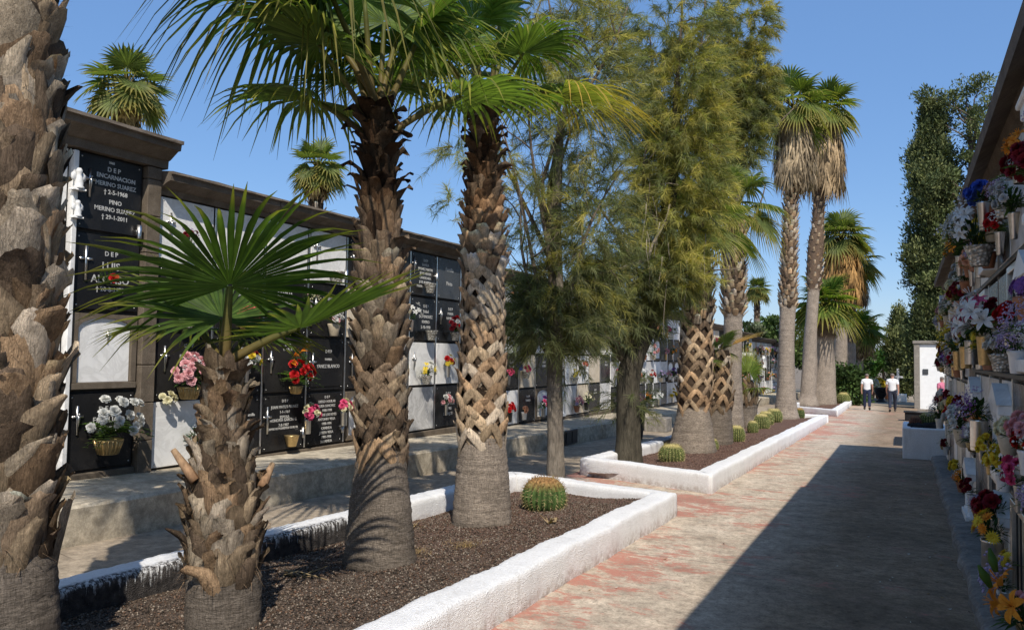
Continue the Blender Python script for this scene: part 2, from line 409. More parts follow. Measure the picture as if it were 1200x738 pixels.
# ------------------------------------------------------------------ ground
def sheet(name, x0, x1, ys, h, mat, nx=1):
    v = []; f = []
    for y, z in ys:
        for i in range(nx + 1): v.append((x0 + (x1 - x0) * i / nx, y, z + h))
    for j in range(len(ys) - 1):
        for i in range(nx): a = j * (nx + 1) + i; f.append((a, a + 1, a + nx + 2, a + nx + 1))
    return struct(build(name, v, f, None, mat, None, False))
yy = [(-60, gz(-60)), (0, 0), (90, gz(90)), (140, gz(90) - .4), (3500, gz(90) - .4)]
sheet('ground', -1500, 1500, yy, -.01, M_GROUND)
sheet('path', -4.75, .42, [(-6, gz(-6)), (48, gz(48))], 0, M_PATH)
sheet('back_lane', -6.5, -4.72, [(-6, gz(-6)), (75, gz(75))], .004, M_LANE)
sheet('path', -4.75, 6, [(48, gz(48)), (88, gz(88))], .002, M_LANE)
sea = plain('hazy_sea', (.16, .26, .38), .25, 0, .05, .01)
sheet('sea', -1500, 1500, [(700, gz(90) + .3), (3400, gz(90) + .3)], 0, sea)

def sweep(name, path, prof, mat, parent, closed=False, step=.035, jit=.0038, dripside=None):
    """prof: list of (offset to the left, height); path: list of (x, y)"""
    P = [Vector(p) for p in path]; v = []; f = []; hg = []; dp = []; m = len(prof); pts = []
    dirs = [(b - a).normalized() for a, b in zip(P[:-1], P[1:])]
    def tanh_(k):      # half turning angle at corner k
        if k <= 0 or k >= len(P) - 1: return 0.
        a, b = dirs[k - 1], dirs[k]; ang = math.atan2(a.x * b.y - a.y * b.x, a.dot(b)); return math.tan(ang / 2)
    cnt = 0
    for k, d in enumerate(dirs):
        L = (P[k + 1] - P[k]).length; n = max(2, int(L / step)); nn = Vector((-d.y, d.x)); t0, t1 = tanh_(k), tanh_(k + 1)
        for i in range(n + 1):
            if i == 0 and k: continue
            s0 = L * i / n; cnt += 1; wob = .006 * math.sin(cnt * .13) + .004 * math.sin(cnt * .37 + 1); pts.append(P[k] + d * s0)
            for j, (o, h) in enumerate(prof):
                sc = min(max(s0, o * t0), L - o * t1)
                q = P[k] + d * sc + nn * (o + wob)
                v.append((q.x + random.uniform(-jit, jit), q.y + random.uniform(-jit, jit), gz(q.y) + h + (random.uniform(-jit, jit) + wob * .6 if h > .02 else 0)))
                hg.append(h); dp.append(1. if dripside and dripside(q, j) else 0.)
    for i in range(len(pts) - 1):
        for j in range(m - 1): f.append((i * m + j, (i + 1) * m + j, (i + 1) * m + j + 1, i * m + j + 1))
    f.append(tuple(range(m))); f.append(tuple((len(pts) - 1) * m + j for j in range(m))[::-1])
    o = build(name, v, f, None, mat, parent, True)
    for nm, dat in (('hgt', hg), ('drip', dp)):
        a = o.data.attributes.new(nm, 'FLOAT', 'POINT'); a.data.foreach_set('value', dat)
    return o
KW = .27
def kerb_prof(hh=.26):
    pr = [(0, -.03)]
    for h in np.linspace(.02, hh - .04, 6): pr.append((.002 * math.sin(h * 90), h))
    pr += [(.006, hh - .010), (.018, hh)]
    for o in np.linspace(.08, KW - .05, 4): pr.append((o, hh + .004))
    pr += [(KW - .02, hh - .002), (KW - .004, hh - .02)]
    for h in np.linspace(hh - .06, .06, 4): pr.append((KW, h))
    pr.append((KW, .0)); return pr
# bed outlines, walked so that the bed lies to the left of the kerb
B1 = [(-2.36, -3.), (-2.36, 9.12), (-4.78, 9.72), (-4.78, -3.)]
B2 = [(-4.6, 29.3), (-4.58, 11.75), (-2.38, 10.98), (-2.46, 29.3)]
B3 = [(-5.2, 64), (-4.85, 36.4), (-2.45, 33.7), (-3.0, 64)]
PL = len(kerb_prof())
GS = .055
def gravel_area(path, x_in0, x_in1, y0, y1, h, name, dens, size, cols, lab):
    nx, ny = 26, int((y1 - y0) / .09); v = []; f = []
    for j in range(ny + 1):
        for i in range(nx + 1):
            x = x_in0 + (x_in1 - x_in0) * i / nx; y = y0 + (y1 - y0) * j / ny
            v.append((x, y, gz(y) + h + GS * (x + 3.6) + .018 * math.sin(x * 5.1 + y * 1.7) * math.sin(y * 2.3) + random.uniform(-.006, .006)))
    for j in range(ny):
        for i in range(nx): a = j * (nx + 1) + i; f.append((a, a + 1, a + nx + 2, a + nx + 1))
    o = build(name, v, f, None, M_GRAV); o['kind'] = 'stuff'; return o
def stones(name, n, x0, x1, ylist, h, size, pal):
    base = np.array([(1, 0, 0), (-1, 0, 0), (0, 1, 0), (0, -1, 0), (0, 0, 1), (0, 0, -.6)], float)
    fa = np.array([(0, 2, 4), (2, 1, 4), (1, 3, 4), (3, 0, 4), (2, 0, 5), (1, 2, 5), (3, 1, 5), (0, 3, 5)])
    y = rng.choice(ylist, n) + rng.uniform(-.5, .5, n); x = rng.uniform(x0, x1, n)
    s = size * rng.uniform(.4, 1.25, n) ** 1.5
    V = base[None] * s[:, None, None] * rng.uniform(.6, 1.3, (n, 6, 3))
    a = rng.uniform(0, 6.28, n); ca, sa = np.cos(a)[:, None], np.sin(a)[:, None]
    X = V[..., 0] * ca - V[..., 1] * sa; Y = V[..., 0] * sa + V[..., 1] * ca
    Z = V[..., 2] * .75 + (h + .004 + GS * (x + 3.6) + .018 * np.sin(x * 5.1 + y * 1.7) * np.sin(y * 2.3) - SLOPE * y)[:, None]
    V = np.stack([X + x[:, None], Y + y[:, None], Z], -1).reshape(-1, 3)
    F = (fa[None] + 6 * np.arange(n)[:, None, None]).reshape(-1, 3)
    pal = np.array(pal); C = np.repeat(pal[rng.integers(0, len(pal), n)] * rng.uniform(.6, 1.3, (n, 1)), 6, 0)
    o = build(name, V, F, C, vcol('pebble', .9, 0, 50, 0, .2, .2), None, False); o['kind'] = 'stuff'
for nm, path, lab, near in (('raised_bed', B1, 'nearest white kerbed planting bed with dark lava gravel and three palm trunks', 1),
                      ('raised_bed', B2, 'long middle white kerbed bed of reddish gravel with a row of small barrel cacti', 0),
                      ('raised_bed', B3, 'farthest white kerbed bed beside the two walking men, full of tall palms', 0)):
    t = thing(nm, lab, 'planting bed', (0, 0, 0))
    isdrip = (lambda p, j: j >= PL - 8 and p.x < -4.3 and p.y < 5.9)
    sweep('kerb', path, kerb_prof(), M_KERB, t, step=.035 if near else .06, dripside=isdrip)
gravel_area(B1, -4.56, -2.6, -2.8, 9.3, .12, 'gravel', 0, 0, 0, '')
gravel_area(B2, -4.4, -2.6, 11.5, 29.3, .12, 'gravel', 0, 0, 0, '')
gravel_area(B3, -5.0, -2.85, 35.6, 64, .12, 'gravel', 0, 0, 0, '')
stones('gravel_stones', 42000, -4.5, -2.63, np.linspace(2.2, 8.7, 14), .12, .0085, [(.03, .024, .018), (.07, .05, .035), (.13, .09, .062), (.17, .13, .10), (.12, .07, .045), (.24, .20, .155)])
stones('gravel_stones', 9000, -4.3, -2.7, np.linspace(12.3, 20, 10), .12, .011, [(.12, .07, .05), (.19, .11, .08), (.08, .05, .04), (.25, .17, .13)])

# far end cap of the middle bed, painted white and worn
t = thing('kerb_block', 'blue grey end kerb block closing the far end of the middle bed', 'kerb')
mb = MB(); mb.box(-4.6, -2.44, 29.32, 29.6, gz(29.4) - .02, gz(29.4) + .25, None, .02); mb.build('kerb', M_WPAINT, t, False)
t = thing('black_kerb_mark', 'glossy black painted stretch on the left kerb of the middle bed', 'painted kerb')
mb = MB(); mb.box(-4.625, -4.295, 15.6, 16.35, gz(16) + .02, gz(16) + .272, None, .015); mb.build('kerb', M_BPLAST, t, False)
# terrace in front of the left niches
mb = MB(); prof = [(-7.8, -.05), (-6.5, -.05), (-6.49, .1), (-6.49, .33), (-6.53, .36), (-7.8, .375)]
ys = np.arange(-4, 66, .35); v = []; f = []
for y in ys:
    for x, z in prof: v.append((x + random.uniform(-.006, .006), y, gz(y) + z + random.uniform(-.004, .004)))
m = len(prof)
for j in range(len(ys) - 1):
    for i in range(m - 1): f.append((j * m + i, j * m + i + 1, (j + 1) * m + i + 1, (j + 1) * m + i))
struct(build('terrace', v, f, None, M_TERR, None, False))
# right kerb along the foot of the right niches: worn edge
ys = np.arange(-3, 18.1, .12); prof = [(.40, -.04), (.405, .05), (.425, .085), (.47, .10), (.60, .11), (.72, .115)]; v = []; f = []
for j, y in enumerate(ys):
    e = .012 * math.sin(y * 5.3) + .01 * math.sin(y * 13.7) + random.uniform(-.012, .012)
    for i, (x, z) in enumerate(prof): v.append((x + (e if i < 4 else 0), y, gz(y) + z + random.uniform(-.006, .006)))
m = len(prof)
for j in range(len(ys) - 1):
    for i in range(m - 1): f.append((j * m + i, (j + 1) * m + i, (j + 1) * m + i + 1, j * m + i + 1))
struct(build('kerb', v, f, None, M_RKERB, None, False))

# ------------------------------------------------------------------ lettering
TXT = {}
def text_mesh(lines, size, align='CENTER', spacing=1.25, extr=.0015):
    key = (tuple(lines), size, align, spacing)
    if key in TXT: return TXT[key]
    cu = bpy.data.curves.new('inscription', 'FONT'); cu.body = '\n'.join(lines); cu.size = size
    cu.align_x = align; cu.align_y = 'TOP'; cu.space_line = spacing; cu.extrude = extr; cu.resolution_u = 2
    cu.offset = .0012
    ob = bpy.data.objects.new('inscription', cu); COL.objects.link(ob)
    dg = bpy.context.evaluated_depsgraph_get(); me = bpy.data.meshes.new_from_object(ob.evaluated_get(dg))
    bpy.data.objects.remove(ob); bpy.data.curves.remove(cu)
    me.materials.clear(); me.materials.append(M_LETTER); TXT[key] = me; return me
QL = Matrix(((0, 0, 1), (1, 0, 0), (0, 1, 0))).to_quaternion()     # reads when seen from +X
QR = Matrix(((0, 0, -1), (-1, 0, 0), (0, 1, 0))).to_quaternion()   # reads when seen from -X
def crucifix_mesh(h, figure=True):
    mb = MB(); t = h * .035
    mb.box(-t, t, -h * .62, h * .38, 0, t * 1.5); mb.box(-h * .21, -t - .001, -t, t, 0, t * 1.5); mb.box(t + .001, h * .21, -t, t, 0, t * 1.5)
    if figure:
        mb.tube([(0, h * .06, t * 2.4), (0, -.04 * h, t * 3), (.01 * h, -h * .16, t * 2.6), (0, -h * .34, t * 2)], [t * .8, t * 1.3, t * 1.1, t * .6], 6)
        mb.tube([(-h * .18, h * .035, t * 2.), (0, -h * .01, t * 2.7), (h * .18, h * .035, t * 2.)], [t * .5, t * .7, t * .5], 5)
        mb.blob((.006, h * .095, t * 2.8), t * 1.15, 1, .0)
    me_o = mb.build('crucifix', M_SILVER); me = me_o.data; bpy.data.objects.remove(me_o); return me
CRU = crucifix_mesh(.30); CRU_S = crucifix_mesh(.15); CRS = crucifix_mesh(.36, False)

# ------------------------------------------------------------------ niche blocks
mb_ = MB(); mb_.blob((0, 0, 0), .0105, 1, 0, None, (.6, 1, 1)); o_ = mb_.build('bolt', M_SILVER); BOLT = o_.data; bpy.data.objects.remove(o_)
def arch_pts(y0, y1, z0, z1, rise, n=10):
    p = [(y0, z0), (y1, z0)]
    for i in range(n + 1):
        a = PI * i / n; c = (y0 + y1) / 2; hw = (y1 - y0) / 2
        p.append((c + hw * math.cos(a), z1 - rise + rise * math.sin(a)))
    return p
def plate(mb, poly, x0, x1, sx):
    n = len(poly); v = [(x0, y, z) for y, z in poly] + [(x1, y, z) for y, z in poly]
    f = [tuple(range(n)), tuple(range(n, 2 * n))[::-1]] + [(i, (i + 1) % n, n + (i + 1) % n, n + i) for i in range(n)]
    mb.add(v, f)
def slab(parent, kind, xf, y0, y1, z0, z1, sx, detail=1, txt=None, cross=None):
    """xf: plane of the wall face, sx: +1 slab faces +X. Local X of the thing = world."""
    g = .022; ya, yb, za, zb = y0 + g, y1 - g, z0 + g, z1 - g; th = .03 * sx
    X = lambda d: xf + d * sx
    def bx(mb, d0, d1, a, b, c, d, bev=.004):
        p, q = sorted((X(d0), X(d1))); mb.box(p, q, a, b, c, d, None, bev)
    mb = MB(); face = .032
    if kind in 'KGWLE':
        bx(mb, .002, .032, ya, yb, za, zb)
        o = mb.build('memorial_slab', {'K': M_BLACK, 'G': M_GREYG, 'W': M_WHITE, 'L': M_LGREY, 'E': M_BEIGE}[kind], parent, False)
    elif kind == 'P':     # black slab with a raised lighter panel
        bx(mb, .002, .024, ya, yb, za, zb); bx(mb, .0245, .036, ya + .07, yb - .06, za + .05, zb - .06)
        o = mb.build('memorial_slab', M_BLACK, parent, False); face = .036
    elif kind == 'A':     # stone frame with an arched white plate
        bx(mb, .002, .05, ya, ya + .07, za + .07, zb); bx(mb, .002, .05, yb - .07, yb, za + .07, zb); bx(mb, .002, .06, ya, yb, za, za + .068)
        n = 10; c = (ya + yb) / 2; hw = (yb - ya) / 2 - .072
        poly = [(ya + .071, zb), (ya + .071, zb - .15)] + [(c - hw * math.cos(PI * i / n), zb - .15 + .11 * math.sin(PI * i / n)) for i in range(n + 1)] + [(yb - .071, zb)]
        for i in range(1, len(poly) - 2):
            (a0, b0), (a1, b1) = poly[i], poly[i + 1]
            if abs(a1 - a0) > .001:
                mb.add([(X(.002), a0, b0), (X(.002), a1, b1), (X(.002), a1, zb), (X(.002), a0, zb), (X(.05), a0, b0), (X(.05), a1, b1), (X(.05), a1, zb), (X(.05), a0, zb)],
                       [(4, 5, 6, 7), (0, 1, 5, 4), (3, 7, 6, 2), (0, 4, 7, 3), (1, 2, 6, 5)])
        o = mb.build('memorial_slab', M_STONE, parent, False)
        m2 = MB(); bx(m2, .004, .022, ya + .072, yb - .072, za + .07, zb - .035); m2.build('arched_plate', M_WHITE, o, False); face = .022
    elif kind == 'T':     # little white temple front
        bx(mb, .002, .02, ya, yb, za, zb)
        bx(mb, .0205, .13, ya + .05, yb - .05, za, za + .07); bx(mb, .0205, .11, ya + .07, yb - .07, zb - .24, zb - .17)
        for q in (ya + .12, ya + .20, yb - .20, yb - .12):
            mb.lathe([(.034, 0), (.034, .02), (.024, .03), (.021, zb - za - .35), (.032, zb - za - .33), (.032, zb - za - .311)], 10, (X(.075), q, za + .071))
        c = (ya + yb) / 2
        pl = [(ya + .06, zb - .168), (yb - .06, zb - .168), (c, zb - .02)]
        plate(mb, pl, X(.021), X(.12), sx)
        o = mb.build('memorial_slab', M_WHITE, parent, False)
    elif kind == 'F':     # framed glazed niche
        bx(mb, .002, .012, ya + .05, yb - .05, za + .05, zb - .05)
        o = mb.build('memorial_slab', M_BEIGE, parent, False)
        m2 = MB()
        bx(m2, .002, .06, ya, ya + .045, za, zb); bx(m2, .002, .06, yb - .045, yb, za, zb); bx(m2, .002, .06, ya + .046, yb - .046, za, za + .045); bx(m2, .002, .06, ya + .046, yb - .046, zb - .045, zb)
        m2.build('frame', M_SILVER, o, False)
        m3 = MB(); 
        for i in range(4): bx(m3, .022, .034, ya + .1 + i * (yb - ya - .2) / 3 - .006, ya + .1 + i * (yb - ya - .2) / 3 + .006, za + .046, zb - .046, .001)
        m3.build('bar', M_IRON, o, False); face = .02
    if detail and kind in 'KGPWLE':
        for yy_ in (ya + .04, yb - .04):
            for zz in (za + .04, zb - .04): link('bolt', BOLT, o, (X(.033), yy_, zz))
    yc = (ya + yb) / 2
    def left(u): return ya + u * (yb - ya) if sx > 0 else yb - u * (yb - ya)
    if txt:
        for (lines, u, vtop, size, al) in txt:
            link('inscription', text_mesh(lines, size, al), o, (X(face + .0012), left(u), za + vtop * (zb - za)), QL if sx > 0 else QR)
    if cross:
        for (u, v_, me) in cross:
            link('crucifix', me, o, (X(face + .001), left(u), za + v_ * (zb - za)), QL if sx > 0 else QR)
    return o
def holder(parent, x, y, z, sx=1, mat=None, hh=.15, r=.032):
    mb = MB(); mb.lathe([(r * .72, 0), (r * .8, .01), (r, hh), (r * .9, hh), (r * .6, hh - .03)], 12, (x + (r + .012) * sx, y, z)); a, b = sorted((x, x + .014 * sx)); mb.box(a, b, y - .012, y + .012, z + hh * .3, z + hh * .7)
    return mb.build('vase_holder', mat or M_SILVER, parent)
XW = -7.75
DEP = ['D E P']
TS2 = {  # (col,row): (lines, u, v, size, align)
    (0, 2): [(DEP, .6, .86, .06, 'CENTER'), (['FAMILIA', 'LOPEZ'], .6, .69, .075, 'CENTER')],
    (1, 2): [(['D.E.P', 'FAMILIA'], .55, .9, .05, 'CENTER'), (['SANTIAGO'], .55, .62, .115, 'CENTER'), (['RIOS'], .68, .44, .08, 'CENTER')],
    (1, 3): [(['Tu esposa', 'hijos y demas familia', 'no te olvidan'], .62, .82, .055, 'CENTER')],
    (2, 1): [(['FAMILIA', 'FRANCES'], .45, .8, .085, 'CENTER')],
    (2, 2): [(['D E P', 'FAMILIA'], .55, .9, .05, 'CENTER')],
    (2, 3): [(['D E P'], .52, .93, .055, 'CENTER'), (['JUAN MATEO NUNEZ', '1-1-1984', 'ESPOSA'], .52, .82, .055, 'CENTER'), (['HONORIA GARCIA G.', '7-8-1987'], .5, .58, .055, 'CENTER'), (['JAMAS OS PODREMOS OLVIDAR'], .5, .42, .04, 'CENTER')],
    (3, 1): [(['D E P', 'FAMILIA'], .5, .88, .06, 'CENTER')],
    (3, 2): [(['D E P'], .55, .80, .065, 'CENTER'), (['FAMILIA'], .55, .63, .045, 'CENTER'), (['YANEZ BLANCO'], .55, .51, .07, 'CENTER')],
    (3, 3): [(['D E P', 'DIEGO AGUILAR', 'LUISA SANCHEZ', '1988-1998', 'JOSE DE LOS REYES', 'ANTONIO VEGA', '1990-1996', 'CANDIDA', 'JOSEFA VEGA', '1991-1998', 'SU FAMILIA'], .55, .95, .052, 'CENTER')],
    (4, 0): [(['D E P', 'FAMILIA'], .6, .7, .06, 'CENTER')], (4, 2): [(['PEREZ', 'LUIS'], .6, .5, .08, 'CENTER')],
    (6, 0): [(['D E P', 'FAMILIA', 'JIMENEZ MARTIN', 'JESUS FERRER', 'CANDELARIA', 'JOSE ALMEIDA', 'MARIA RODRIGUEZ'], .55, .88, .062, 'CENTER')],
    (6, 1): [(['D E P', 'Rafael', 'DOMINGUEZ', 'RIVERO', '2-10-1998'], .6, .86, .075, 'CENTER')],
    (7, 0): [(['Familia', '', 'Pinto'], .5, .8, .105, 'CENTER')], (7, 1): [(['D E P', 'MARIA', 'RAMIREZ'], .58, .85, .07, 'CENTER')],
    (7, 3): [(['D E P', 'FAMILIA', 'ARTILES VEGA', '4-4-1985', 'SUS HIJOS'], .55, .86, .075, 'CENTER')],
}
CS2 = {(0, 0): [(.18, .62, CRU)], (3, 0): [(.14, .68, CRS)], (0, 2): [(.16, .66, CRU)], (2, 2): [(.14, .6, CRU)], (2, 3): [(.09, .62, CRS)], (3, 2): [(.10, .55, CRS)],
       (4, 0): [(.13, .6, CRS)], (4, 2): [(.16, .55, CRS)], (6, 0): [(.08, .74, CRU)], (7, 1): [(.13, .66, CRU)], (4, 1): []}
GS2 = ['WWWWKKKGK', 'KKKKEKKKG', 'KKKPKLWWK', 'WKKKALLKL']
GS3 = ['LWKLEWLWG', 'KWKWEKLKT', 'KKEKLWWEK', 'KWKATLEKL']
BLOCKS = []
def cornice_L(t, y0, y1, z0, big=False, cap_end=False):
    mb = MB(); s = 1.15 if big else 1.
    pr = [(XW - .05, z0), (XW + .05, z0), (XW + .06, z0 + .07), (XW + .10, z0 + .08), (XW + .2 * s, z0 + .13 * s), (XW + .24 * s, z0 + .14 * s), (XW + .25 * s, z0 + .21 * s), (XW + .28 * s, z0 + .215 * s), (XW + .27 * s, z0 + .245 * s), (XW - .3, z0 + .30 * s)]
    y = y0; 
    while y < y1 - .05:
        ye = min(y1, y + 1.75 + random.uniform(-.1, .1)); 
        if y1 - ye < .4: ye = y1
        dz = random.uniform(-.006, .006); dx = random.uniform(-.005, .005)
        n = 8; k = len(pr); v = []; f = []
        for i in range(n + 1):
            for (px, pz) in pr: v.append((px + dx + random.uniform(-.005, .005), y + .004 + (ye - y - .008) * i / n, pz + dz + random.uniform(-.004, .004)))
        for i in range(n):
            for j in range(k - 1): f.append((i * k + j, i * k + j + 1, (i + 1) * k + j + 1, (i + 1) * k + j))
        f.append(tuple(range(k))[::-1]); f.append(tuple(n * k + j for j in range(k)))
        mb.add(v, f); y = ye
    mb.build('cornice', M_CORN, t, False)
def niche_block_L(label, y0, y1, zb, pitch, grid, texts, crosses, detail, posts=True, mat=None, cw=.875):
    ncol = len(grid[0]); nrow = len(grid)
    t = thing('niche_block', label, 'burial niches', (0, 0, 0), 0, 'burial niche blocks behind the palms on the left')
    top = zb + pitch * nrow
    mb = MB(); mb.box(XW - 2.6, XW - .06, y0, y1, gz(y1) - .3, top + .02); mb.build('wall', mat or M_RENDER, t, False)
    mb = MB(); mb.box(XW - .0595, XW - .004, y0 + .001, y1 - .001, gz(y1), top + .019); mb.build('joint_face', M_JOINT, t, False)
    mb = MB(); mb.box(XW - .003, XW + .05, y0 + .002, y1 - .002, gz(y1) + .2, zb - .01, None, .01); mb.build('plinth', M_STONE, t, False)
    cornice_L(t, y0 - .01, y1 + .01, top)
    for c in range(ncol):
        ya = y0 + c * cw
        if posts:
            mb = MB(); mb.box(XW, XW + .034, ya - .016 if c else ya + .002, ya + .016, zb + .01, top - .02, None, .004)
            mb.build('divider', M_SILVER if detail else M_WPAINT, t, False)
        for r in range(nrow):
            z1 = top - r * pitch; k = grid[r][c]
            if k == '.': continue
            tx = texts.get((c, r)); cr = crosses.get((c, r))
            if not tx and detail and k in 'KG': tx = [(['D E P', 'FAMILIA'], .58, .82, .07, 'CENTER')]
            if cr is None and k in 'KW' and detail and (c * 7 + r * 3) % 4 == 0: cr = [(.15, .62, CRU)]
            slab(t, k, XW, ya + (.018 if posts else 0), ya + cw - (.018 if posts else 0), z1 - pitch, z1, 1, detail, tx, cr)
    BLOCKS.append((y0, y1, zb, pitch, ncol, cw)); return t
# the taller block nearest the camera, with its stone pier
t1 = thing('niche_block', 'tallest nearest niche block with heavy brown cornice, black slabs and arched white plate', 'burial niches', (0, 0, 0), 0, 'burial niche blocks behind the palms on the left')
zb1, p1 = .345, .84; top1 = zb1 + 4 * p1
mb = MB(); mb.box(XW - 2.6, XW - .06, -2.5, 6.395, -.4, top1 + .06); mb.build('wall', M_STONE, t1, False)
mb = MB(); mb.box(XW - .0595, XW - .004, -2.49, 6.2, 0, top1 + .05); mb.build('joint_face', M_JOINT, t1, False)
mb = MB(); 
z = .2
while z < top1 - .02:
    z2 = min(top1 - .003, z + .42); mb.box(XW - .058, XW + .1, 6.205, 6.392, z, z2 - .006, None, .008); z = z2
mb.build('pier', M_STONE, t1, False)
mb = MB(); mb.box(XW - .003, XW + .06, -2.49, 6.2, 0, zb1 - .01, None, .01); mb.build('plinth', M_STONE, t1, False)
mb = MB(); pr = [(XW - .05, top1), (XW + .11, top1), (XW + .115, top1 + .09), (XW + .15, top1 + .10), (XW + .27, top1 + .19), (XW + .31, top1 + .195), (XW + .32, top1 + .26), (XW + .36, top1 + .265), (XW + .355, top1 + .3), (XW - .4, top1 + .36)]
y = -2.5
for ye in (-.6, 1.3, 3.2, 5.0, 6.46):
    k = len(pr); n = 6; v = []; f = []
    for i in range(n + 1):
        for (px, pz) in pr: v.append((px + random.uniform(-.006, .006), y + .004 + (ye - y - .008) * i / n, pz + random.uniform(-.005, .005)))
    for i in range(n):
        for j in range(k - 1): f.append((i * k + j, i * k + j + 1, (i + 1) * k + j + 1, (i + 1) * k + j))
    f.append(tuple(range(k))[::-1]); f.append(tuple(n * k + j for j in range(k))); mb.add(v, f); y = ye
mb.build('cornice', M_CORN, t1, False)
TS1 = {0: [(['3068'], .5, .965, .035, 'CENTER'), (DEP, .54, .89, .07, 'CENTER'), (['ENCARNACION', 'MERINO SUAREZ', '\u2020 2-5-1968'], .58, .79, .066, 'CENTER'), (['PINO', 'MERINO SUAREZ', '\u2020 29-1-2011'], .58, .45, .066, 'CENTER')],
       1: [(DEP, .55, .8, .07, 'CENTER'), (['LUIS', 'ALONSO'], .55, .66, .115, 'CENTER'), (['\u2020 20-8-1971'], .55, .32, .07, 'CENTER')],
       3: [(['3079'], .58, .95, .035, 'CENTER'), (DEP, .56, .83, .075, 'CENTER'), (['FAMILIA', 'MARTEL'], .56, .69, .085, 'CENTER')]}
CS1 = {0: [(.17, .66, CRU)], 1: [(.16, .66, CRS)], 2: [(.55, .72, CRU_S)], 3: [(.13, .7, CRU)]}
for r, k in enumerate('KKAK'):
    z1 = top1 - r * p1
    slab(t1, k, XW, 5.38, 6.2, z1 - p1, z1, 1, 1, TS1.get(r), CS1.get(r))
    for ya in (4.45, 3.55, 2.65):
        slab(t1, 'WKLW'[(r + int(ya)) % 4], XW, ya, ya + .86, z1 - p1, z1, 1, 1)
mb = MB(); mb.box(XW, XW + .09, 5.315, 5.375, zb1, top1 - .03, None, .008); mb.build('divider', M_WHITE, t1, False)
holder(t1, XW + .034, 6.13, 2.86)

b2 = niche_block_L('niche block of mostly black engraved slabs straight behind the three nearest palms', 6.4, 14.28, .26, .79, GS2, TS2, CS2, 1)
for c, zz in ((1, 1.9), (3, 2.73), (3, .42), (2, .42), (4, 2.2), (6, 2.95)): holder(b2, XW + .036, 6.4 + c * .875 + .79, zz)
holder(b2, XW + .036, 6.4 + 4.3 * .875, 2.15, 1, M_WPLAST, .12, .05)
b3 = niche_block_L('niche block with mixed white, beige and black slabs behind the feathery trees', 14.29, 22.16, .10, .77, GS3, {}, {}, 1)
rr = random.Random(5)
labs = ['niche block crowded with flowers behind the leaning thick palm', 'pale low niche block behind the smooth grey palm trunk', 'niche block behind the young yellow green fan palm',
        'distant niche block left of the white pedestal with a ball', 'farthest niche block beyond the white pedestal']
yb = 22.17
for i in range(5):
    g = [''.join(rr.choice('KWLGEWLKTA' if q else 'KWLGEWLK') for _ in range(9)) for q in range(4)]
    niche_block_L(labs[i], yb, yb + 7.87, -.06 - .155 * i, .765, g, {}, {}, 0)
    yb += 7.88

# right-hand niches: seen at a grazing angle, face in shade
XR = .68
def niche_block_R(label, y0, y1, zb, ptc, ncol, seed, eave_z, detail=1):
    t = thing('niche_block', label, 'burial niches', (0, 0, 0), 0, 'shaded burial niche blocks on the right')
    cw = (y1 - y0) / ncol; q = random.Random(seed); top = zb + 4 * ptc
    mb = MB(); mb.box(XR + .06, XR + 2.6, y0, y1, gz(y1) - .3, eave_z - .06); mb.build('wall', M_RENDER, t, False)
    mb = MB(); mb.box(XR + .004, XR + .0595, y0 + .002, y1 - .002, gz(y1) + .08, eave_z - .1); mb.build('joint_face', M_GSTONE, t, False)
    # projecting eave slab with fascia
    mb = MB(); pr = [(XR + .1, top + .06), (XR - .05, top + .07), (XR - .07, top + .15), (XR - .19, eave_z - .11), (XR - .2, eave_z - .02), (XR - .19, eave_z), (XR + 2.8, eave_z + .12), (XR + 2.8, eave_z - .05)]
    y = y0
    while y < y1 - .05:
        ye = min(y1, y + 2.2); mb.prism_y(pr, y + .003, ye - .003); y = ye
    mb.build('eave', M_CORN, t, False)
    for r in range(1, 4):
        mb = MB(); z = top - r * ptc; mb.box(XR - .055, XR + .003, y0 + .01, y1 - .01, z - .018, z + .018, None, .005); mb.build('rail', M_IRON, t, False)
    for c in range(ncol):
        ya = y0 + c * cw
        mb = MB(); mb.box(XR - .034, XR + .003, ya - .014 if c else ya + .001, ya + .014, zb + .02, top - .01, None, .004)
        mb.build('divider', M_SILVER if c % 2 else M_GSTONE, t, False)
        for r in range(4):
            z1 = top - r * ptc; k = q.choice('FWLEKFTGE')
            if (c, r) == (3, 0) and seed == 3: k = 'T'
            slab(t, k, XR, ya + .016, ya + cw - .016, z1 - ptc + .02, z1 - .02, -1, 0, None, None)
    return t
r1 = niche_block_R('taller near half of the shaded niche wall on the right with deep brown eave', .6, 9.9, -.02, .785, 11, 3, 3.30)
r2 = niche_block_R('lower far half of the shaded niche wall on the right ending at the white planter', 9.91, 17.9, -.14, .775, 9, 4, 3.2)
# big white aedicule on the nearest top niche
t = thing('aedicule', 'white columned niche surround with pediment high on the right wall', 'niche surround', (XR, 4.50, 2.36)); t.scale = (.62, .95, .86)
mb = MB(); mb.box(-.22, -.035, -.46, .46, 0, .07, None, .01); mb.build('base', M_WHITE, t, False)
mb = MB(); mb.box(-.22, -.035, -.46, .46, .64, .72, None, .01); mb.box(-.25, -.035, -.49, .49, .721, .76, None, .01); mb.build('entablature', M_WHITE, t, False)
for q in (-.38, .38):
    mb = MB(); mb.lathe([(.05, 0), (.05, .03), (.036, .05), (.03, .5), (.045, .53), (.045, .568)], 14, (-.16, q, .071)); mb.build('column', M_WHITE, t)

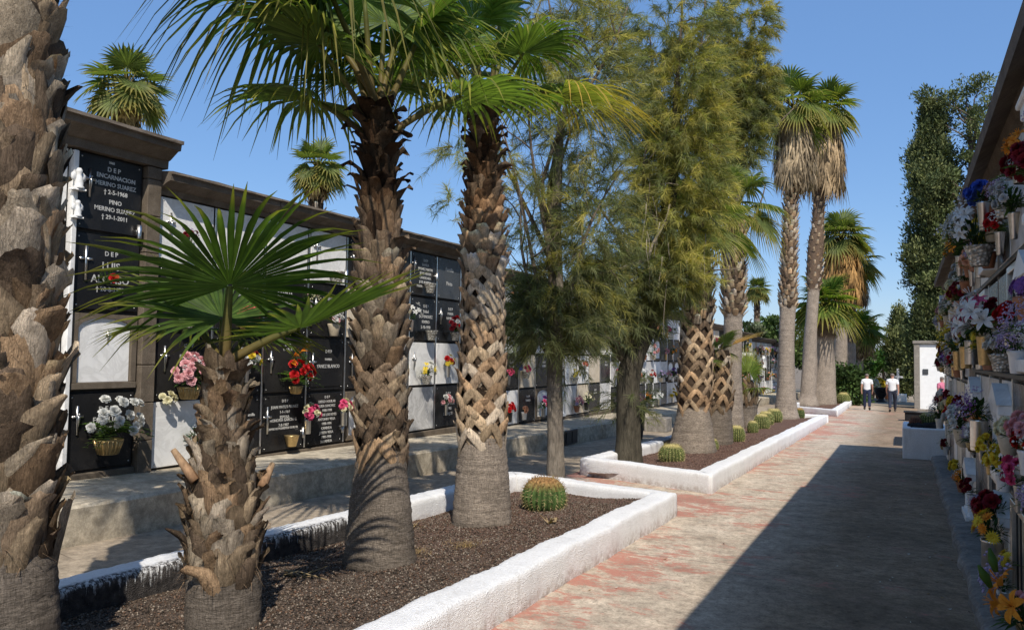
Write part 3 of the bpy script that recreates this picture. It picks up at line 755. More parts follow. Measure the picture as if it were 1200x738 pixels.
# ------------------------------------------------------------------ flowers
FL = {}
def flower_mesh(kind, colr, var=0):
    key = (kind, colr, var)
    if key in FL: return FL[key]
    mb = MB(); q = random.Random(hash(kind) % 97 + var * 13 if False else len(kind) * 31 + var * 13)
    def petal_(ang, el, ln, wd, curl, cup, tip=.25, n=4, jag=0., r0=.03, z0=0.):
        v = []; f = []
        for i in range(n + 1):
            u = i / n; e = el - curl * u
            rr = r0 + ln * (u * math.cos(el) * .55 + u * math.cos(e) * .45); zz = z0 + ln * (u * math.sin(el) * .55 + u * math.sin(e) * .45)
            w_ = wd * (math.sin(PI * min(1, .12 + u * .72)) if tip > .1 else math.sin(PI * (.1 + u * .88))) * .5
            j = q.uniform(-jag, jag) * u
            for s_, dz in ((-1, cup), (0, 0), (1, cup)):
                x, y = rr + j * .5, s_ * w_
                v.append((x * math.cos(ang) - y * math.sin(ang), x * math.sin(ang) + y * math.cos(ang), zz + dz * w_ + q.uniform(-jag, jag) * u))
        for i in range(n):
            for j in range(2): f.append((i * 3 + j, i * 3 + j + 1, i * 3 + j + 4, i * 3 + j + 3))
        mb.add(v, f)
    if kind == 'carnation':
        for el, n, ln in ((.15, 10, 1.), (.55, 10, .95), (.95, 8, .85), (1.3, 6, .75)):
            for i in range(n): petal_(2 * PI * i / n + q.uniform(-.2, .2) + el, el + q.uniform(-.1, .1), ln * q.uniform(.9, 1.1), .75, .35, .35, 1, 3, .09)
    elif kind == 'rose':
        for el, n, ln in ((.2, 6, 1.), (.7, 6, .9), (1.05, 5, .85), (1.35, 4, .75)):
            for i in range(n): petal_(2 * PI * i / n + el * 2, el, ln, 1.0, .5, .5, 1, 4, .03)
    elif kind == 'lily':
        for i in range(6): petal_(2 * PI * i / 6 + .2 * (i % 2), .75, 1.5, .55 if i % 2 else .42, 1.5, .35, 0, 6, .02)
        for i in range(5): mb.tube([(0, 0, .1), (.3 * math.cos(i * 1.26), .3 * math.sin(i * 1.26), .95)], [.02, .035], 4)
    elif kind == 'daisy':
        for i in range(15): petal_(2 * PI * i / 15, .25 + .12 * (i % 2), 1., .28, .3, .2, 0, 4, .03)
        for i in range(10): petal_(2 * PI * i / 10 + .2, .7, .6, .25, .2, .2, 0, 3, .03)
        mb.blob((0, 0, .08), .22, 1, .1, None, (1, 1, .6))
    elif kind == 'spray':
        for i in range(16):
            d = Vector((q.gauss(0, 1), q.gauss(0, 1), q.gauss(.5, .7))).normalized() * q.uniform(.5, 1.4)
            mb.blob(d, q.uniform(.12, .24), 1, .35, None, (1, 1, .7))
    elif kind == 'strelitzia':
        mb.tube([(0, 0, 0), (.3, 0, .5), (1.2, 0, .75)], [.12, .14, .01], 6)
        for i in range(4): petal_(.2 * (i - 1.5), .7 + .2 * i, 1.5, .35, .3, .6, 0, 4, .02, .1, .4)
    o = mb.build('flower', M_PETALC[colr]); me = o.data; bpy.data.objects.remove(o); FL[key] = me; return me
FO = {}
def foliage_mesh(kind, var=0):
    key = (kind, var)
    if key in FO: return FO[key]
    q = random.Random(var * 7 + 3); mb = MB()
    G = [(.035, .075, .02), (.05, .10, .025), (.028, .06, .022), (.075, .12, .03)]
    def leaf(p, d, ln, wd, col, bend=.3):
        d = d.normalized(); s_ = d.cross(Vector((0, 0, 1))); s_ = s_.normalized() if s_.length > .01 else Vector((1, 0, 0))
        up = s_.cross(d); v = []; f = []
        for u, w_ in ((0, .12), (.3, .9), (.6, .8), (1, .04)):
            c = p + d * ln * u - Vector((0, 0, 1)) * bend * ln * u * u
            v += [c - s_ * wd * w_ * .5 + up * wd * .12 * w_, c, c + s_ * wd * w_ * .5 + up * wd * .12 * w_]
        for i in range(3):
            for j in range(2): f.append((i * 3 + j, i * 3 + j + 1, i * 3 + j + 4, i * 3 + j + 3))
        mb.add(v, f, col)
    if kind == 'bush':
        for i in range(46):
            d = Vector((q.gauss(0, 1), q.gauss(0, 1), abs(q.gauss(.5, .6)))).normalized()
            leaf(d * q.uniform(.02, .55), d + Vector((q.uniform(-.5, .5), q.uniform(-.5, .5), q.uniform(-.3, .3))), q.uniform(.35, .6), q.uniform(.1, .18), q.choice(G))
        for i in range(10):
            d = Vector((q.gauss(0, .6), q.gauss(0, .6), 1)).normalized(); mb.tube([(0, 0, -.3), tuple(d * .7)], .012, 4, (.04, .08, .02))
    else:
        for i in range(11 if kind == 'fern' else 7):
            a = 2 * PI * i / 11 + q.uniform(-.2, .2); el = q.uniform(.1, 1.0); L = q.uniform(.8, 1.25)
            d = Vector((math.cos(a) * math.cos(el), math.sin(a) * math.cos(el), math.sin(el)))
            pts = [d * L * u - Vector((0, 0, 1)) * .45 * L * u * u for u in np.linspace(0, 1, 8)]
            mb.tube(pts, .012, 3, (.05, .09, .02))
            col = q.choice([(.10, .17, .035), (.075, .14, .03), (.13, .20, .05)])
            side = d.cross(Vector((0, 0, 1))).normalized()
            for k in range(1, 8):
                for s_ in (-1, 1): leaf(pts[k], side * s_ + d * .5, .32 * (1 - .09 * k), .075, col, .15)
    o = mb.build('foliage', M_LEAF); me = o.data; bpy.data.objects.remove(o); FO[key] = me; return me
VS = {}
def vase_mesh(kind):
    if kind in VS: return VS[kind]
    mb = MB(); mat = M_SILVER; h = .15
    if kind == 'basket':
        mat = M_GOLD; h = .11; n = 20
        mb.lathe([(.06, 0), (.064, .006), (.09, .09), (.1, .105), (.096, .11), (.085, .1), (.05, .02)], n)
        for i in range(20):
            a = 2 * PI * i / 20; mb.tube([(.064 * math.cos(a), .064 * math.sin(a), .005), (.094 * math.cos(a), .094 * math.sin(a), .1)], .006, 4)
    elif kind == 'cone': h = .2; mb.lathe([(.022, 0), (.026, .008), (.04, .19), (.046, .2), (.04, .198), (.02, .05)], 16)
    elif kind == 'cylinder': h = .2; mb.lathe([(.05, 0), (.052, .005), (.052, .19), (.056, .2), (.048, .2), (.045, .05), (0, .05)], 18)
    elif kind == 'white': mat = M_WPLAST; h = .17; mb.lathe([(.045, 0), (.05, .006), (.062, .14), (.07, .15), (.07, .17), (.06, .17), (.05, .05), (0, .05)], 16)
    elif kind == 'beige': mat = M_BEIGEPOT; h = .16; mb.lathe([(.045, 0), (.055, .01), (.078, .12), (.085, .15), (.08, .16), (.07, .15), (.04, .03), (0, .03)], 18)
    elif kind == 'glass': mat = M_GLASS; h = .15; mb.lathe([(.055, 0), (.062, .01), (.075, .07), (.1, .14), (.105, .15), (.095, .15), (.06, .05), (0, .04)], 18)
    elif kind == 'goldcup': mat = M_GOLD; h = .15; mb.lathe([(.06, 0), (.065, .01), (.1, .14), (.105, .15), (.098, .15), (.06, .03), (0, .03)], 22)
    elif kind == 'black': mat = M_BPLAST; h = .2; mb.lathe([(.05, 0), (.055, .01), (.07, .18), (.075, .2), (.066, .2), (.05, .05), (0, .05)], 16)
    elif kind == 'terracotta': mat = M_TERRAC; h = .16; mb.lathe([(.05, 0), (.055, .01), (.075, .12), (.085, .125), (.085, .16), (.074, .16), (.05, .05), (0, .05)], 18)
    elif kind == 'gold': mat = M_GOLD; h = .2; mb.lathe([(.04, 0), (.045, .01), (.055, .19), (.06, .2), (.052, .2), (.04, .06), (0, .05)], 16)
    o = mb.build('vase', mat); me = o.data; bpy.data.objects.remove(o); VS[kind] = (me, h); return VS[kind]
UP = Vector((0, 0, 1))
def bouquet(label, loc, face, flowers, vase='beige', spread=.16, size=.045, fol='bush', fsize=.2, group=None, lean=.3, vs=1., cat='flowers', hgt=None, seed=0):
    """flowers: list of (kind, colour, count). face: +1 leans out towards +X, -1 towards -X"""
    t = thing('flower_arrangement', label, cat, loc, 0, group)
    q = random.Random(int(abs(loc[0] * 1000 + loc[1] * 917 + loc[2] * 771)) + seed)
    h = .02
    if vase:
        me, h = vase_mesh(vase); h *= vs
        link('vase', me, t, (0, 0, 0), Quaternion((0, 0, 1), q.uniform(0, 6)), vs)
    hc = h + (hgt if hgt is not None else spread * .45)
    if fol:
        for i in range(2 if fsize > .15 else 1):
            link('foliage', foliage_mesh(fol, q.randint(0, 2)), t, (face * lean * spread * .3, 0, hc - .3 * spread + .03 * i), Quaternion((0, 0, 1), q.uniform(0, 6)), fsize * (1 - .2 * i))
    tot = sum(n for _, _, n in flowers); i = 0
    order = [(k, c) for k, c, n in flowers for _ in range(n)]
    q.shuffle(order)
    for k, c in order:
        u = (i + .5) / tot; i += 1
        th = i * 2.39996 + q.uniform(-.3, .3); ph = math.acos(max(-.25, 1 - 1.2 * u))
        d = Vector((math.sin(ph) * math.cos(th), math.sin(ph) * math.sin(th), math.cos(ph)))
        if d.x * face < -.25: d.x *= -.6
        d = (d + Vector((face * lean, 0, 0))).normalized()
        p = Vector((0, 0, hc)) + Vector((d.x * spread * .85, d.y * spread * 1.1, d.z * spread)) * q.uniform(.8, 1.1)
        ax = (d + Vector((face * .25, q.uniform(-.3, .3), q.uniform(-.1, .3)))).normalized()
        link('flower', flower_mesh(k, c, q.randint(0, 1)), t, p, UP.rotation_difference(ax) @ Quaternion((0, 0, 1), q.uniform(0, 6)), size * q.uniform(.85, 1.15))
    return t
ORD = ['first', 'second', 'third', 'fourth', 'fifth', 'sixth', 'seventh', 'eighth', 'ninth', 'tenth', 'eleventh', 'twelfth', 'thirteenth', 'fourteenth', 'fifteenth', 'sixteenth', 'seventeenth', 'eighteenth', 'nineteenth', 'twentieth']
ROWN = ['top', 'second', 'third', 'bottom']
XF = XW + .035
def L2(c, r, u, v): return (0, 6.4 + (c + u) * .875, .26 + (3 - r + v) * .79)
GL = 'flowers on the left niche wall'
def left_b(label, c, r, u, v, out, fl, **kw):
    p = L2(c, r, u, v); return bouquet(label, (XF + out, p[1], p[2]), 1, fl, group=GL, **kw)
# --- tall nearest block
bouquet('white carnations with ferns in woven gold basket on bottom black slab beside stone pier', (XF + .13, 5.78, .52), 1, [('carnation', 'white', 17)], 'basket', .34, .056, 'fern', .42, GL, .5, 1.5)
t = thing('rose', 'single red rose with leaves on the second black slab of the tallest block', 'rose', (XF + .06, 5.75, 2.36), 0, GL)
link('foliage', foliage_mesh('bush', 1), t, (0, 0, 0), None, .16); link('flower', flower_mesh('rose', 'red'), t, (.07, .02, .02), UP.rotation_difference(Vector((.8, -.2, .5))), .06)
# white statuettes on the pilaster
for z_, s_, lb in ((3.27, 1., 'white angel figurine high on the marble strip left of the topmost black slab'), (2.98, .8, 'small white lamb figurine below the angel on the marble strip')):
    t = thing('figurine', lb, 'figurine', (XF + .1, 5.345, z_))
    mb = MB(); mb.lathe([(.05, 0), (.055, .015), (.04, .03), (.045, .06), (.03, .12), (.022, .145), (.03, .165), (.032, .185), (.02, .21), (0, .215)], 12, (0, 0, 0)); mb.box(-.06, .03, -.07, .07, -.02, -.001, None, .004)
    mb.blob((-.01, -.05, .12), .035, 1, .1, None, (.5, 1.1, 1.6)); mb.blob((-.01, .05, .12), .035, 1, .1, None, (.5, 1.1, 1.6))
    mb.build('figure', M_WPLAST, t); t.scale = (s_,) * 3
# --- block of black slabs
left_b('purple and green posy on the first white slab right of the stone pier', 0, 0, .45, .12, .07, [('carnation', 'dark red', 5), ('spray', 'purple', 4)], vase='cone', spread=.10, size=.035, fsize=.14)
left_b('leafy white posy in cut glass pot behind the near fan palm leaf', 0, 1, .42, .05, .11, [('spray', 'white', 4)], vase='glass', spread=.13, size=.04, fsize=.25, vs=1.1)
left_b('coral red carnations in gold basket just above the short palm trunk', 1, 1, .52, .05, .12, [('carnation', 'coral', 11)], vase='basket', spread=.13, size=.05, fsize=.12, vs=1.15)
left_b('big pink carnation bouquet in gold basket left of the short palm', 0, 2, .45, .01, .16, [('carnation', 'pink', 20), ('spray', 'white', 5)], vase='basket', spread=.26, size=.058, fsize=.3, vs=1.35)
left_b('yellow, white and red mixed flowers with ferns right of the short palm top', 1, 2, .55, .22, .1, [('carnation', 'white', 7), ('carnation', 'yellow', 3), ('carnation', 'dark red', 2)], vase='cone', spread=.18, size=.045, fol='fern', fsize=.26)
left_b('cream rosebuds clustered on top edge of the bottom white slab', 0, 3, .2, .93, .05, [('rose', 'cream', 4)], vase=None, spread=.09, size=.05, fol='bush', fsize=.08)
left_b('small white flowers with grey green leaves low on the bottom white slab', 0, 3, .72, .1, .07, [('spray', 'white', 5), ('carnation', 'white', 3)], vase='cone', spread=.16, size=.04, fsize=.22)
t = left_b('large red rose arrangement with orange strelitzia and pale ferns on black slab', 2, 2, .56, .0, .15, [('rose', 'red', 9), ('spray', 'white', 1)], vase='basket', spread=.24, size=.065, fol='fern', fsize=.36)
for p_, d_, s_ in (((.02, -.1, .50), (.4, -.3, .8), .10), ((.05, .0, .56), (.3, .3, .9), .10), ((.08, -.2, .42), (.5, -.5, .5), .09)):
    link('flower', flower_mesh('strelitzia', 'orange'), t, p_, UP.rotation_difference(Vector(d_).normalized()), s_)
link('foliage', foliage_mesh('bush', 2), t, (0, .1, .42), None, .22)
t = thing('gold_cup', 'empty gilded cup on the bottom black slab below the red rose arrangement', 'cup', (XF + .11, L2(2, 3, .55, 0)[1], .33)); link('vase', vase_mesh('goldcup')[0], t)
left_b('pink and pale yellow carnations in left steel holder by the bottom black slab', 2, 3, .93, .27, .09, [('carnation', 'hot pink', 7), ('carnation', 'cream', 5)], vase='cylinder', spread=.16, size=.05, fsize=.14, lean=.4)
left_b('pink carnations topped with yellow in right steel holder by the bottom black slab', 3, 3, .86, .34, .09, [('carnation', 'hot pink', 6), ('carnation', 'cream', 5)], vase='cylinder', spread=.13, size=.048, fsize=.12, lean=.4)
left_b('white and pale pink blossoms in beige ceramic pot, second row', 3, 1, .5, .03, .12, [('carnation', 'white', 9), ('daisy', 'pink', 4)], vase='beige', spread=.14, size=.042, fsize=.15, vs=1.15)
left_b('lilac and green posy in steel holder above the large red arrangement', 2, 1, .93, .4, .08, [('carnation', 'pink', 2), ('spray', 'cream', 4)], vase='cone', spread=.11, size=.045, fsize=.18)
for lb, c, r, u, v in (('empty cut glass pot at foot of the top white slab with thin cross', 3, 0, .55, .03), ('empty faceted gold glass pot on the top black slab right of the second palm', 6, 0, .5, .08),
                       ('empty wide glass pot on the second row black slab right of the second palm', 6, 1, .6, .03)):
    p = L2(c, r, u, v); t = thing('glass_pot', lb, 'pot', (XF + .12, p[1], p[2])); link('vase', vase_mesh('glass')[0], t, (0, 0, 0), None, 1.15)
left_b('white orchid spray against the right edge of the second palm trunk', 5, 1, .93, .2, .08, [('lily', 'white', 7)], vase='cone', spread=.2, size=.05, fsize=.12)
left_b('red and white carnations in glass pot on the second row right of the second palm', 7, 1, .55, .05, .12, [('carnation', 'dark red', 7), ('carnation', 'white', 5), ('carnation', 'red', 3)], vase='glass', spread=.2, size=.05, fsize=.2)
left_b('yellow and white lilies in clear glass pot on grey slab, third row', 6, 2, .45, .05, .12, [('lily', 'yellow', 6), ('carnation', 'white', 5)], vase='glass', spread=.17, size=.05, fsize=.2)
left_b('red carnation and yellow daisies in slim holder on white slab, third row', 7, 2, .35, .18, .09, [('carnation', 'red', 3), ('daisy', 'yellow', 4)], vase='cone', spread=.14, size=.05, fsize=.16)
left_b('single red posy beside the left edge of the third palm trunk', 7, 2, .95, .3, .08, [('carnation', 'red', 3)], vase='cone', spread=.08, size=.05, fsize=.1)
left_b('pale pink roses low on the bottom black slab left of the third palm', 7, 3, .28, .3, .09, [('rose', 'pink', 5), ('carnation', 'white', 2)], vase='cone', spread=.12, size=.05, fsize=.14)
# --- second block, behind the feathery trees
def L3(c, r, u, v): return (XF + .1, 14.29 + (c + u) * .875, .10 + (3 - r + v) * .77)
for lb, c, r, u, v, fl, vs_, sp in (
    ('peach flower in dark holder high right of the third palm', 1, 0, .35, .35, [('rose', 'peach', 3)], 'cone', .07),
    ('hot pink posy in small grey pot, third row, just right of the third palm', 1, 2, .2, .15, [('carnation', 'hot pink', 5)], 'cone', .09),
    ('sky blue posy beside the hot pink one, third row', 1, 2, .75, .3, [('carnation', 'blue', 4)], 'cone', .08),
    ('magenta posy on the beige slab, third row, left of the thin trunk', 2, 2, .2, .3, [('carnation', 'hot pink', 5)], 'glass', .09),
    ('bright red carnations in black vase on bottom row right of third palm', 1, 3, .25, .12, [('carnation', 'red', 10)], 'black', .14),
    ('peach blossoms in slim white pot on bottom row', 2, 3, .1, .12, [('carnation', 'peach', 5)], 'white', .09),
    ('crimson and purple bouquet in tall steel vase left of the thin trunk', 3, 3, .3, .12, [('carnation', 'hot pink', 8), ('carnation', 'purple', 4), ('spray', 'white', 2)], 'cylinder', .2),
    ('yellow chrysanthemums in glass pot right of the thin trunk, third row', 5, 2, .5, .05, [('daisy', 'yellow', 10)], 'glass', .16),
    ('salmon posy high in a holder right of the thin trunk, third row', 6, 2, .3, .35, [('carnation', 'coral', 4)], 'cone', .08),
    ('mixed pink and mauve bouquet on bottom row beside the little temple', 5, 3, .7, .1, [('carnation', 'pink', 8), ('carnation', 'lilac', 3)], 'terracotta', .17),
    ('cream lilies in dark vase on bottom row left of the thick trunk', 6, 3, .5, .12, [('lily', 'cream', 9)], 'black', .2),
    ('dark red roses under the hanging needles, second row', 5, 1, .9, .2, [('rose', 'dark red', 5)], 'cone', .1),
    ('faded red posy below the dark red roses, second row', 6, 1, .2, .05, [('carnation', 'coral', 4)], 'cone', .09),
    ('cream blossoms under the hanging needles left of the thick trunk', 7, 1, .3, .3, [('carnation', 'cream', 7)], 'glass', .13)):
    p = L3(c, r, u, v); bouquet(lb, p, 1, fl, vs_, sp, .05, 'bush', sp * 1.15, GL)
rr = random.Random(21)
PALS = [('yellow', 'carnation', 'yellow chrysanthemums'), ('pink', 'carnation', 'soft pink carnations'), ('white', 'lily', 'white lilies'), ('hot pink', 'carnation', 'hot pink carnations'), ('red', 'rose', 'red roses'),
        ('peach', 'rose', 'peach roses'), ('lilac', 'daisy', 'lilac daisies'), ('cream', 'lily', 'cream lilies'), ('orange', 'lily', 'orange lilies'), ('purple', 'carnation', 'purple carnations')]
VN = {'cone': 'slim steel vase', 'glass': 'cut glass pot', 'white': 'white pot', 'cylinder': 'steel cylinder', 'black': 'black vase', 'terracotta': 'terracotta pot', 'gold': 'gilt vase', 'beige': 'beige pot', 'basket': 'gold basket'}
BN = ['', '', 'behind the thick palm', 'right of the grey palm', 'behind the young palm', 'left of white pedestal', 'beyond white pedestal']
for bi, (y0, y1, zb, pt, nc, cw) in enumerate(BLOCKS):
    if bi < 2: continue
    far = bi > 3
    for c in range(nc):
        for r in range(4):
            if rr.random() > (.72 if bi < 4 else .5): continue
            nm, kd, tx = rr.choice(PALS); vs_ = rr.choice(list(VN))
            big = rr.uniform(.13, .26); u = rr.uniform(.3, .7)
            bouquet(f'{tx} in {VN[vs_]}, {ROWN[r]} row, {ORD[c]} column {BN[bi]}', (XF + .1, y0 + (c + u) * cw, zb + (3 - r) * pt + .04), 1,
                    [(kd, nm, 7 if not far else 5)] + ([('spray', 'white', 2)] if rr.random() < .4 else []), vs_, big, .055, rr.choice(['bush', 'fern', 'bush']), big * 1.2, 'flowers on the far left niches')
# --- right wall: dense flowers on every row
GRt = 'flowers on the shaded right wall'
rr = random.Random(33)
PR = [('red', 'carnation', 'red carnations'), ('hot pink', 'rose', 'hot pink roses'), ('yellow', 'daisy', 'yellow daisies'), ('peach', 'carnation', 'peach carnations'), ('white', 'lily', 'white lilies'), ('dark red', 'carnation', 'dark red carnations'), ('pink', 'carnation', 'pink carnations'), ('dark red', 'rose', 'dark red roses'), ('white', 'carnation', 'white carnations'), ('yellow', 'carnation', 'yellow carnations'),
      ('lilac', 'spray', 'lilac sprays'), ('purple', 'daisy', 'purple daisies'), ('cream', 'carnation', 'cream carnations'), ('orange', 'lily', 'orange lilies'), ('white', 'daisy', 'white daisies'), ('pale grey', 'carnation', 'greyish white pompons')]
for (y0, y1, zb, pt, nc, nm_) in ((.6, 9.9, -.02, .785, 11, 'near'), (9.91, 17.9, -.14, .775, 9, 'far')):
    cw = (y1 - y0) / nc
    for c in range(nc):
        if nm_ == 'near' and c < 4: continue
        for r in range(4):
            for s_ in range(3):
                if s_ and rr.random() > .7: continue
                if r == 3 and (s_ or rr.random() > .65): continue
                cl, kd, tx = rr.choice(PR); vs_ = rr.choice(['cone', 'glass', 'white', 'gold', 'cylinder', 'beige', 'terracotta', 'cone', 'basket'])
                big = rr.uniform(.09, .16) if s_ == 0 else rr.uniform(.06, .10)
                if r == 3: big *= .75
                if nm_ == 'near' and c == 6 and r == 0: big = .1
                y = y0 + (c + (.72, .3, .1)[s_] + rr.uniform(-.08, .08)) * cw; z = zb + (3 - r) * pt + (.03 if r < 3 else .16) + (.0 if not s_ else rr.uniform(.1, .3))
                lb = f'{tx} in {VN[vs_]}, {("shelf", "upper", "side")[s_]}, {ROWN[r]} row, {ORD[c]} column, {nm_} right wall'
                bouquet(lb, (XR - (.115 if r < 3 else .085), y, z), -1, [(kd, cl, 12 if kd != 'spray' else 16)] + ([('spray', 'white', 4)] if rr.random() < .3 else []), vs_, big, rr.uniform(.026, .038), rr.choice(['bush', 'bush', 'fern']), big * 1.25, GRt, vs=.78)
def right_b(label, y, z, fl, out=.2, **kw): return bouquet(label, (XR - out, y, z), -1, fl, group=GRt, **kw)
right_b('big white lily bouquet below the white columned surround', 6.75, 2.34, [('lily', 'white', 12), ('spray', 'white', 6)], spread=.24, size=.055, fsize=.3, vase='glass')
right_b('royal blue fabric flowers beside the white columned surround', 6.4, 2.55, [('carnation', 'blue', 6)], spread=.1, size=.045, fsize=.12, vase='cone', out=.2)
right_b('orange tulip shaped flowers hanging out on the top row of the right wall', 9.2, 2.5, [('lily', 'orange', 8)], spread=.15, size=.045, fsize=.2, vase='cone', out=.2)
right_b('large white and magenta lilies on the second row near the right edge', 6.35, 1.62, [('lily', 'white', 8), ('lily', 'hot pink', 4)], spread=.2, size=.075, fsize=.22, vase='gold', out=.2)
right_b('dark red poinsettia like flowers on the second row of the right wall', 7.7, 1.62, [('lily', 'dark red', 8)], spread=.16, size=.06, fsize=.2, vase='cylinder')
right_b('yellow and white carnations in gilt vase, second row of the right wall', 8.4, 1.58, [('carnation', 'yellow', 6), ('carnation', 'white', 5)], spread=.17, size=.042, fsize=.22, vase='gold')
right_b('loose yellow mimosa sprays, second row farther along the right wall', 9.6, 1.55, [('spray', 'yellow', 12)], spread=.22, size=.05, fsize=.3, vase='gold')
right_b('lilac sprays in polished steel cylinder on the third row, right wall', 7.3, .95, [('spray', 'lilac', 8), ('spray', 'purple', 5)], spread=.16, size=.04, fsize=.2, vase='cylinder', out=.18, vs=1.2)
right_b('white chrysanthemum heads on the third row of the right wall', 9.1, .82, [('carnation', 'white', 11)], spread=.17, size=.05, fsize=.18, vase='beige')
right_b('golden yellow daisies in tall steel vase standing at foot of the right wall', 6.5, .14, [('daisy', 'orange', 5), ('daisy', 'yellow', 5)], spread=.14, size=.05, fsize=.16, vase='cylinder', out=.16, vs=1.4)
right_b('dark red roses behind the golden daisies at foot of the right wall', 6.75, .33, [('rose', 'dark red', 6)], spread=.12, size=.055, fsize=.2, vase='cone', out=.12)
right_b('pale lilac sprays on the ground just before the golden daisies', 6.05, .03, [('spray', 'lilac', 9)], spread=.12, size=.06, fsize=.1, vase='cone', out=.13, vs=.8)
t = bouquet('two big orange lilies with green buds in the bottom right corner', (XR - .12, 4.75, .12), -1, [('lily', 'orange', 3)], 'cylinder', .2, .085, 'bush', .18, GRt, .7, 1.0)
for p_, d_ in (((-.2, -.1, .42), (-.4, -.2, .8)), ((-.16, .1, .45), (-.2, .3, .9))):
    mb = MB(); mb.tube([(0, 0, 0), (0, 0, .06), (0, 0, .12)], [.012, .024, .006], 8, (.10, .17, .03)); o = mb.build('bud', M_LEAF, t, True, p_); o.rotation_mode = 'QUATERNION'; o.rotation_quaternion = UP.rotation_difference(Vector(d_).normalized())
right_b('greyish pink sprays in tall grey holder by the planter end of the right wall', 15.4, .5, [('spray', 'pale grey', 14)], spread=.2, size=.045, fsize=.24, vase='white', out=.2)

# ------------------------------------------------------------------ fan palms
def frond_arrays(pet, blade, el, nseg=44, span=2.45, droop=.35, tipdroop=.5, seed=0, green=(.055, .095, .02), green2=(.09, .14, .03), tip=None, fuse=.5, curl=.25, cup=.12, bladeel=None, petw=.022, thin=1., wild=.4):
    q = random.Random(seed); V = []; F = []; C = []
    D0 = Vector((math.cos(el), 0, math.sin(el))); pts = []
    sag = .18 if el < 1.2 else .05
    for i in range(9):
        u = i / 8; p = D0 * pet * u - Vector((0, 0, 1)) * sag * pet * u * u * math.cos(el); pts.append(p)
    mb = MB(); pc = (.13, .15, .035); pc0 = (.20, .13, .05)
    mb.tube(pts, [petw * (1.5 - .7 * i / 8) for i in range(9)], 6, pc0, True, pc)
    V += [tuple(v) for v in mb.v]; F += mb.f; C += mb.c
    hub = pts[-1]; d = (pts[-1] - pts[-2]).normalized()
    be = math.atan2(d.z, d.x) - curl if bladeel is None else bladeel
    D = Vector((math.cos(be), 0, math.sin(be))); L = Vector((0, 1, 0)); N = D.cross(L); N = N if N.z > 0 or be > 1.2 else -N
    da = 2 * span / nseg
    rows = [.02, .18, .36, .52, .68, .84, 1.0]
    for s in range(nseg):
        a = -span + da * (s + .5); ln = blade * (.72 + .28 * math.cos(a * .62)) * q.uniform(.93, 1.05) * (q.uniform(.6, .85) if q.random() < .10 else 1)
        ja = q.uniform(-.02, .02); td = tipdroop * q.uniform(.55, 1.4); tw = q.uniform(-.6, .6) * wild; cb = q.uniform(.7, 1.2); off = q.uniform(-.09, .09) * wild
        g = [green[k] * (1 - .5 * (s % 2)) + green2[k] * .5 * (s % 2) for k in range(3)]
        o = len(V)
        for ri, u in enumerate(rows):
            r = ln * u
            if u <= fuse + .03: w_ = r * math.tan(da / 2) * 1.0
            else: w_ = ln * fuse * math.tan(da / 2) * max(.04, (1 - (u - fuse) / (1 - fuse)) ** .8)
            w_ *= thin; aa = a + ja * max(0, u - fuse) * 3
            c = hub + (D * math.cos(aa) + L * math.sin(aa)) * r + N * (cup * blade * u * u * (.4 + .6 * abs(math.sin(aa))) + off * blade * max(0, u - fuse * .8) ** 1.5 * 2)
            c -= Vector((0, 0, 1)) * (droop * blade * u * u * .5 + td * blade * max(0, u - fuse) ** 2 * 1.6)
            side = (-D * math.sin(aa) + L * math.cos(aa)); nn = N * math.cos(tw * u) + side * math.sin(tw * u); sd = side * math.cos(tw * u) - N * math.sin(tw * u)
            fold = .55 * w_
            V += [tuple(c - sd * w_ + nn * fold), tuple(c - nn * fold * .35), tuple(c + sd * w_ + nn * fold)]
            cc = [x * cb for x in g]
            if tip is not None:
                k = max(0, min(1, (u - .45) * 2.2)) * q.uniform(.5, 1.1); k = min(1, k); cc = [cc[j] * (1 - k) + tip[j] * k for j in range(3)]
            elif u > .8: cc = [cc[0] * 1.5 + .07 * cb, cc[1] * 1.2 + .04, cc[2] + .01]
            lt = [min(1, x * 1.35) for x in cc]
            C += [cc, lt, cc]
        for ri in range(len(rows) - 1):
            for j in range(2): F.append((o + ri * 3 + j, o + ri * 3 + j + 1, o + ri * 3 + j + 4, o + ri * 3 + j + 3))
    return V, F, C
FR = {}
def frond_mesh(key, **kw):
    if key in FR: return FR[key]
    V, F, C = frond_arrays(**kw); o = build('frond', V, F, C, M_LEAF); FR[key] = o.data; me = o.data; bpy.data.objects.remove(o); return me
ELS = [1.45, 1.2, .95, .7, .45, .2, -.1, -.4]
def crown_fronds(t, top, n, pet, blade, seed, elmin=-.4, low=False, tips=True, detail=44, color=0, skip=None, size=1., soft=1.):
    q = random.Random(seed)
    gs = [((.09, .12, .027), (.145, .18, .04)), ((.07, .11, .02), (.15, .20, .04)), ((.095, .12, .035), (.15, .18, .055))][color]
    for i in range(n):
        u = i / max(1, n - 1); el = 1.45 + (elmin - 1.45) * u ** .85; ei = min(range(len(ELS)), key=lambda k: abs(ELS[k] - el))
        v = q.randint(0, 1); az = i * 2.39996 + q.uniform(-.3, .3) + seed
        if skip and any(abs((az - a + PI) % (2 * PI) - PI) < wd and el < 1.3 for a, wd in skip): continue
        tip = (.26, .20, .05) if (tips and el < .3) else None
        me = frond_mesh(('f', ei, v, detail, color, pet, blade, tip is not None, soft), pet=pet, blade=blade, el=ELS[ei], nseg=detail, seed=ei * 5 + v, droop=(.25 + .1 * v) * soft, tipdroop=(.55 + .25 * v + (.3 if el < .5 else 0)) * soft, green=gs[0], green2=gs[1], tip=tip, curl=.35 if el > .3 else .6, span=2.3 + .2 * v)
        link('frond', me, t, (top[0] + .05 * math.cos(az), top[1] + .05 * math.sin(az), top[2] - .25 * u), Quaternion((0, 0, 1), az), size * q.uniform(.88, 1.08))
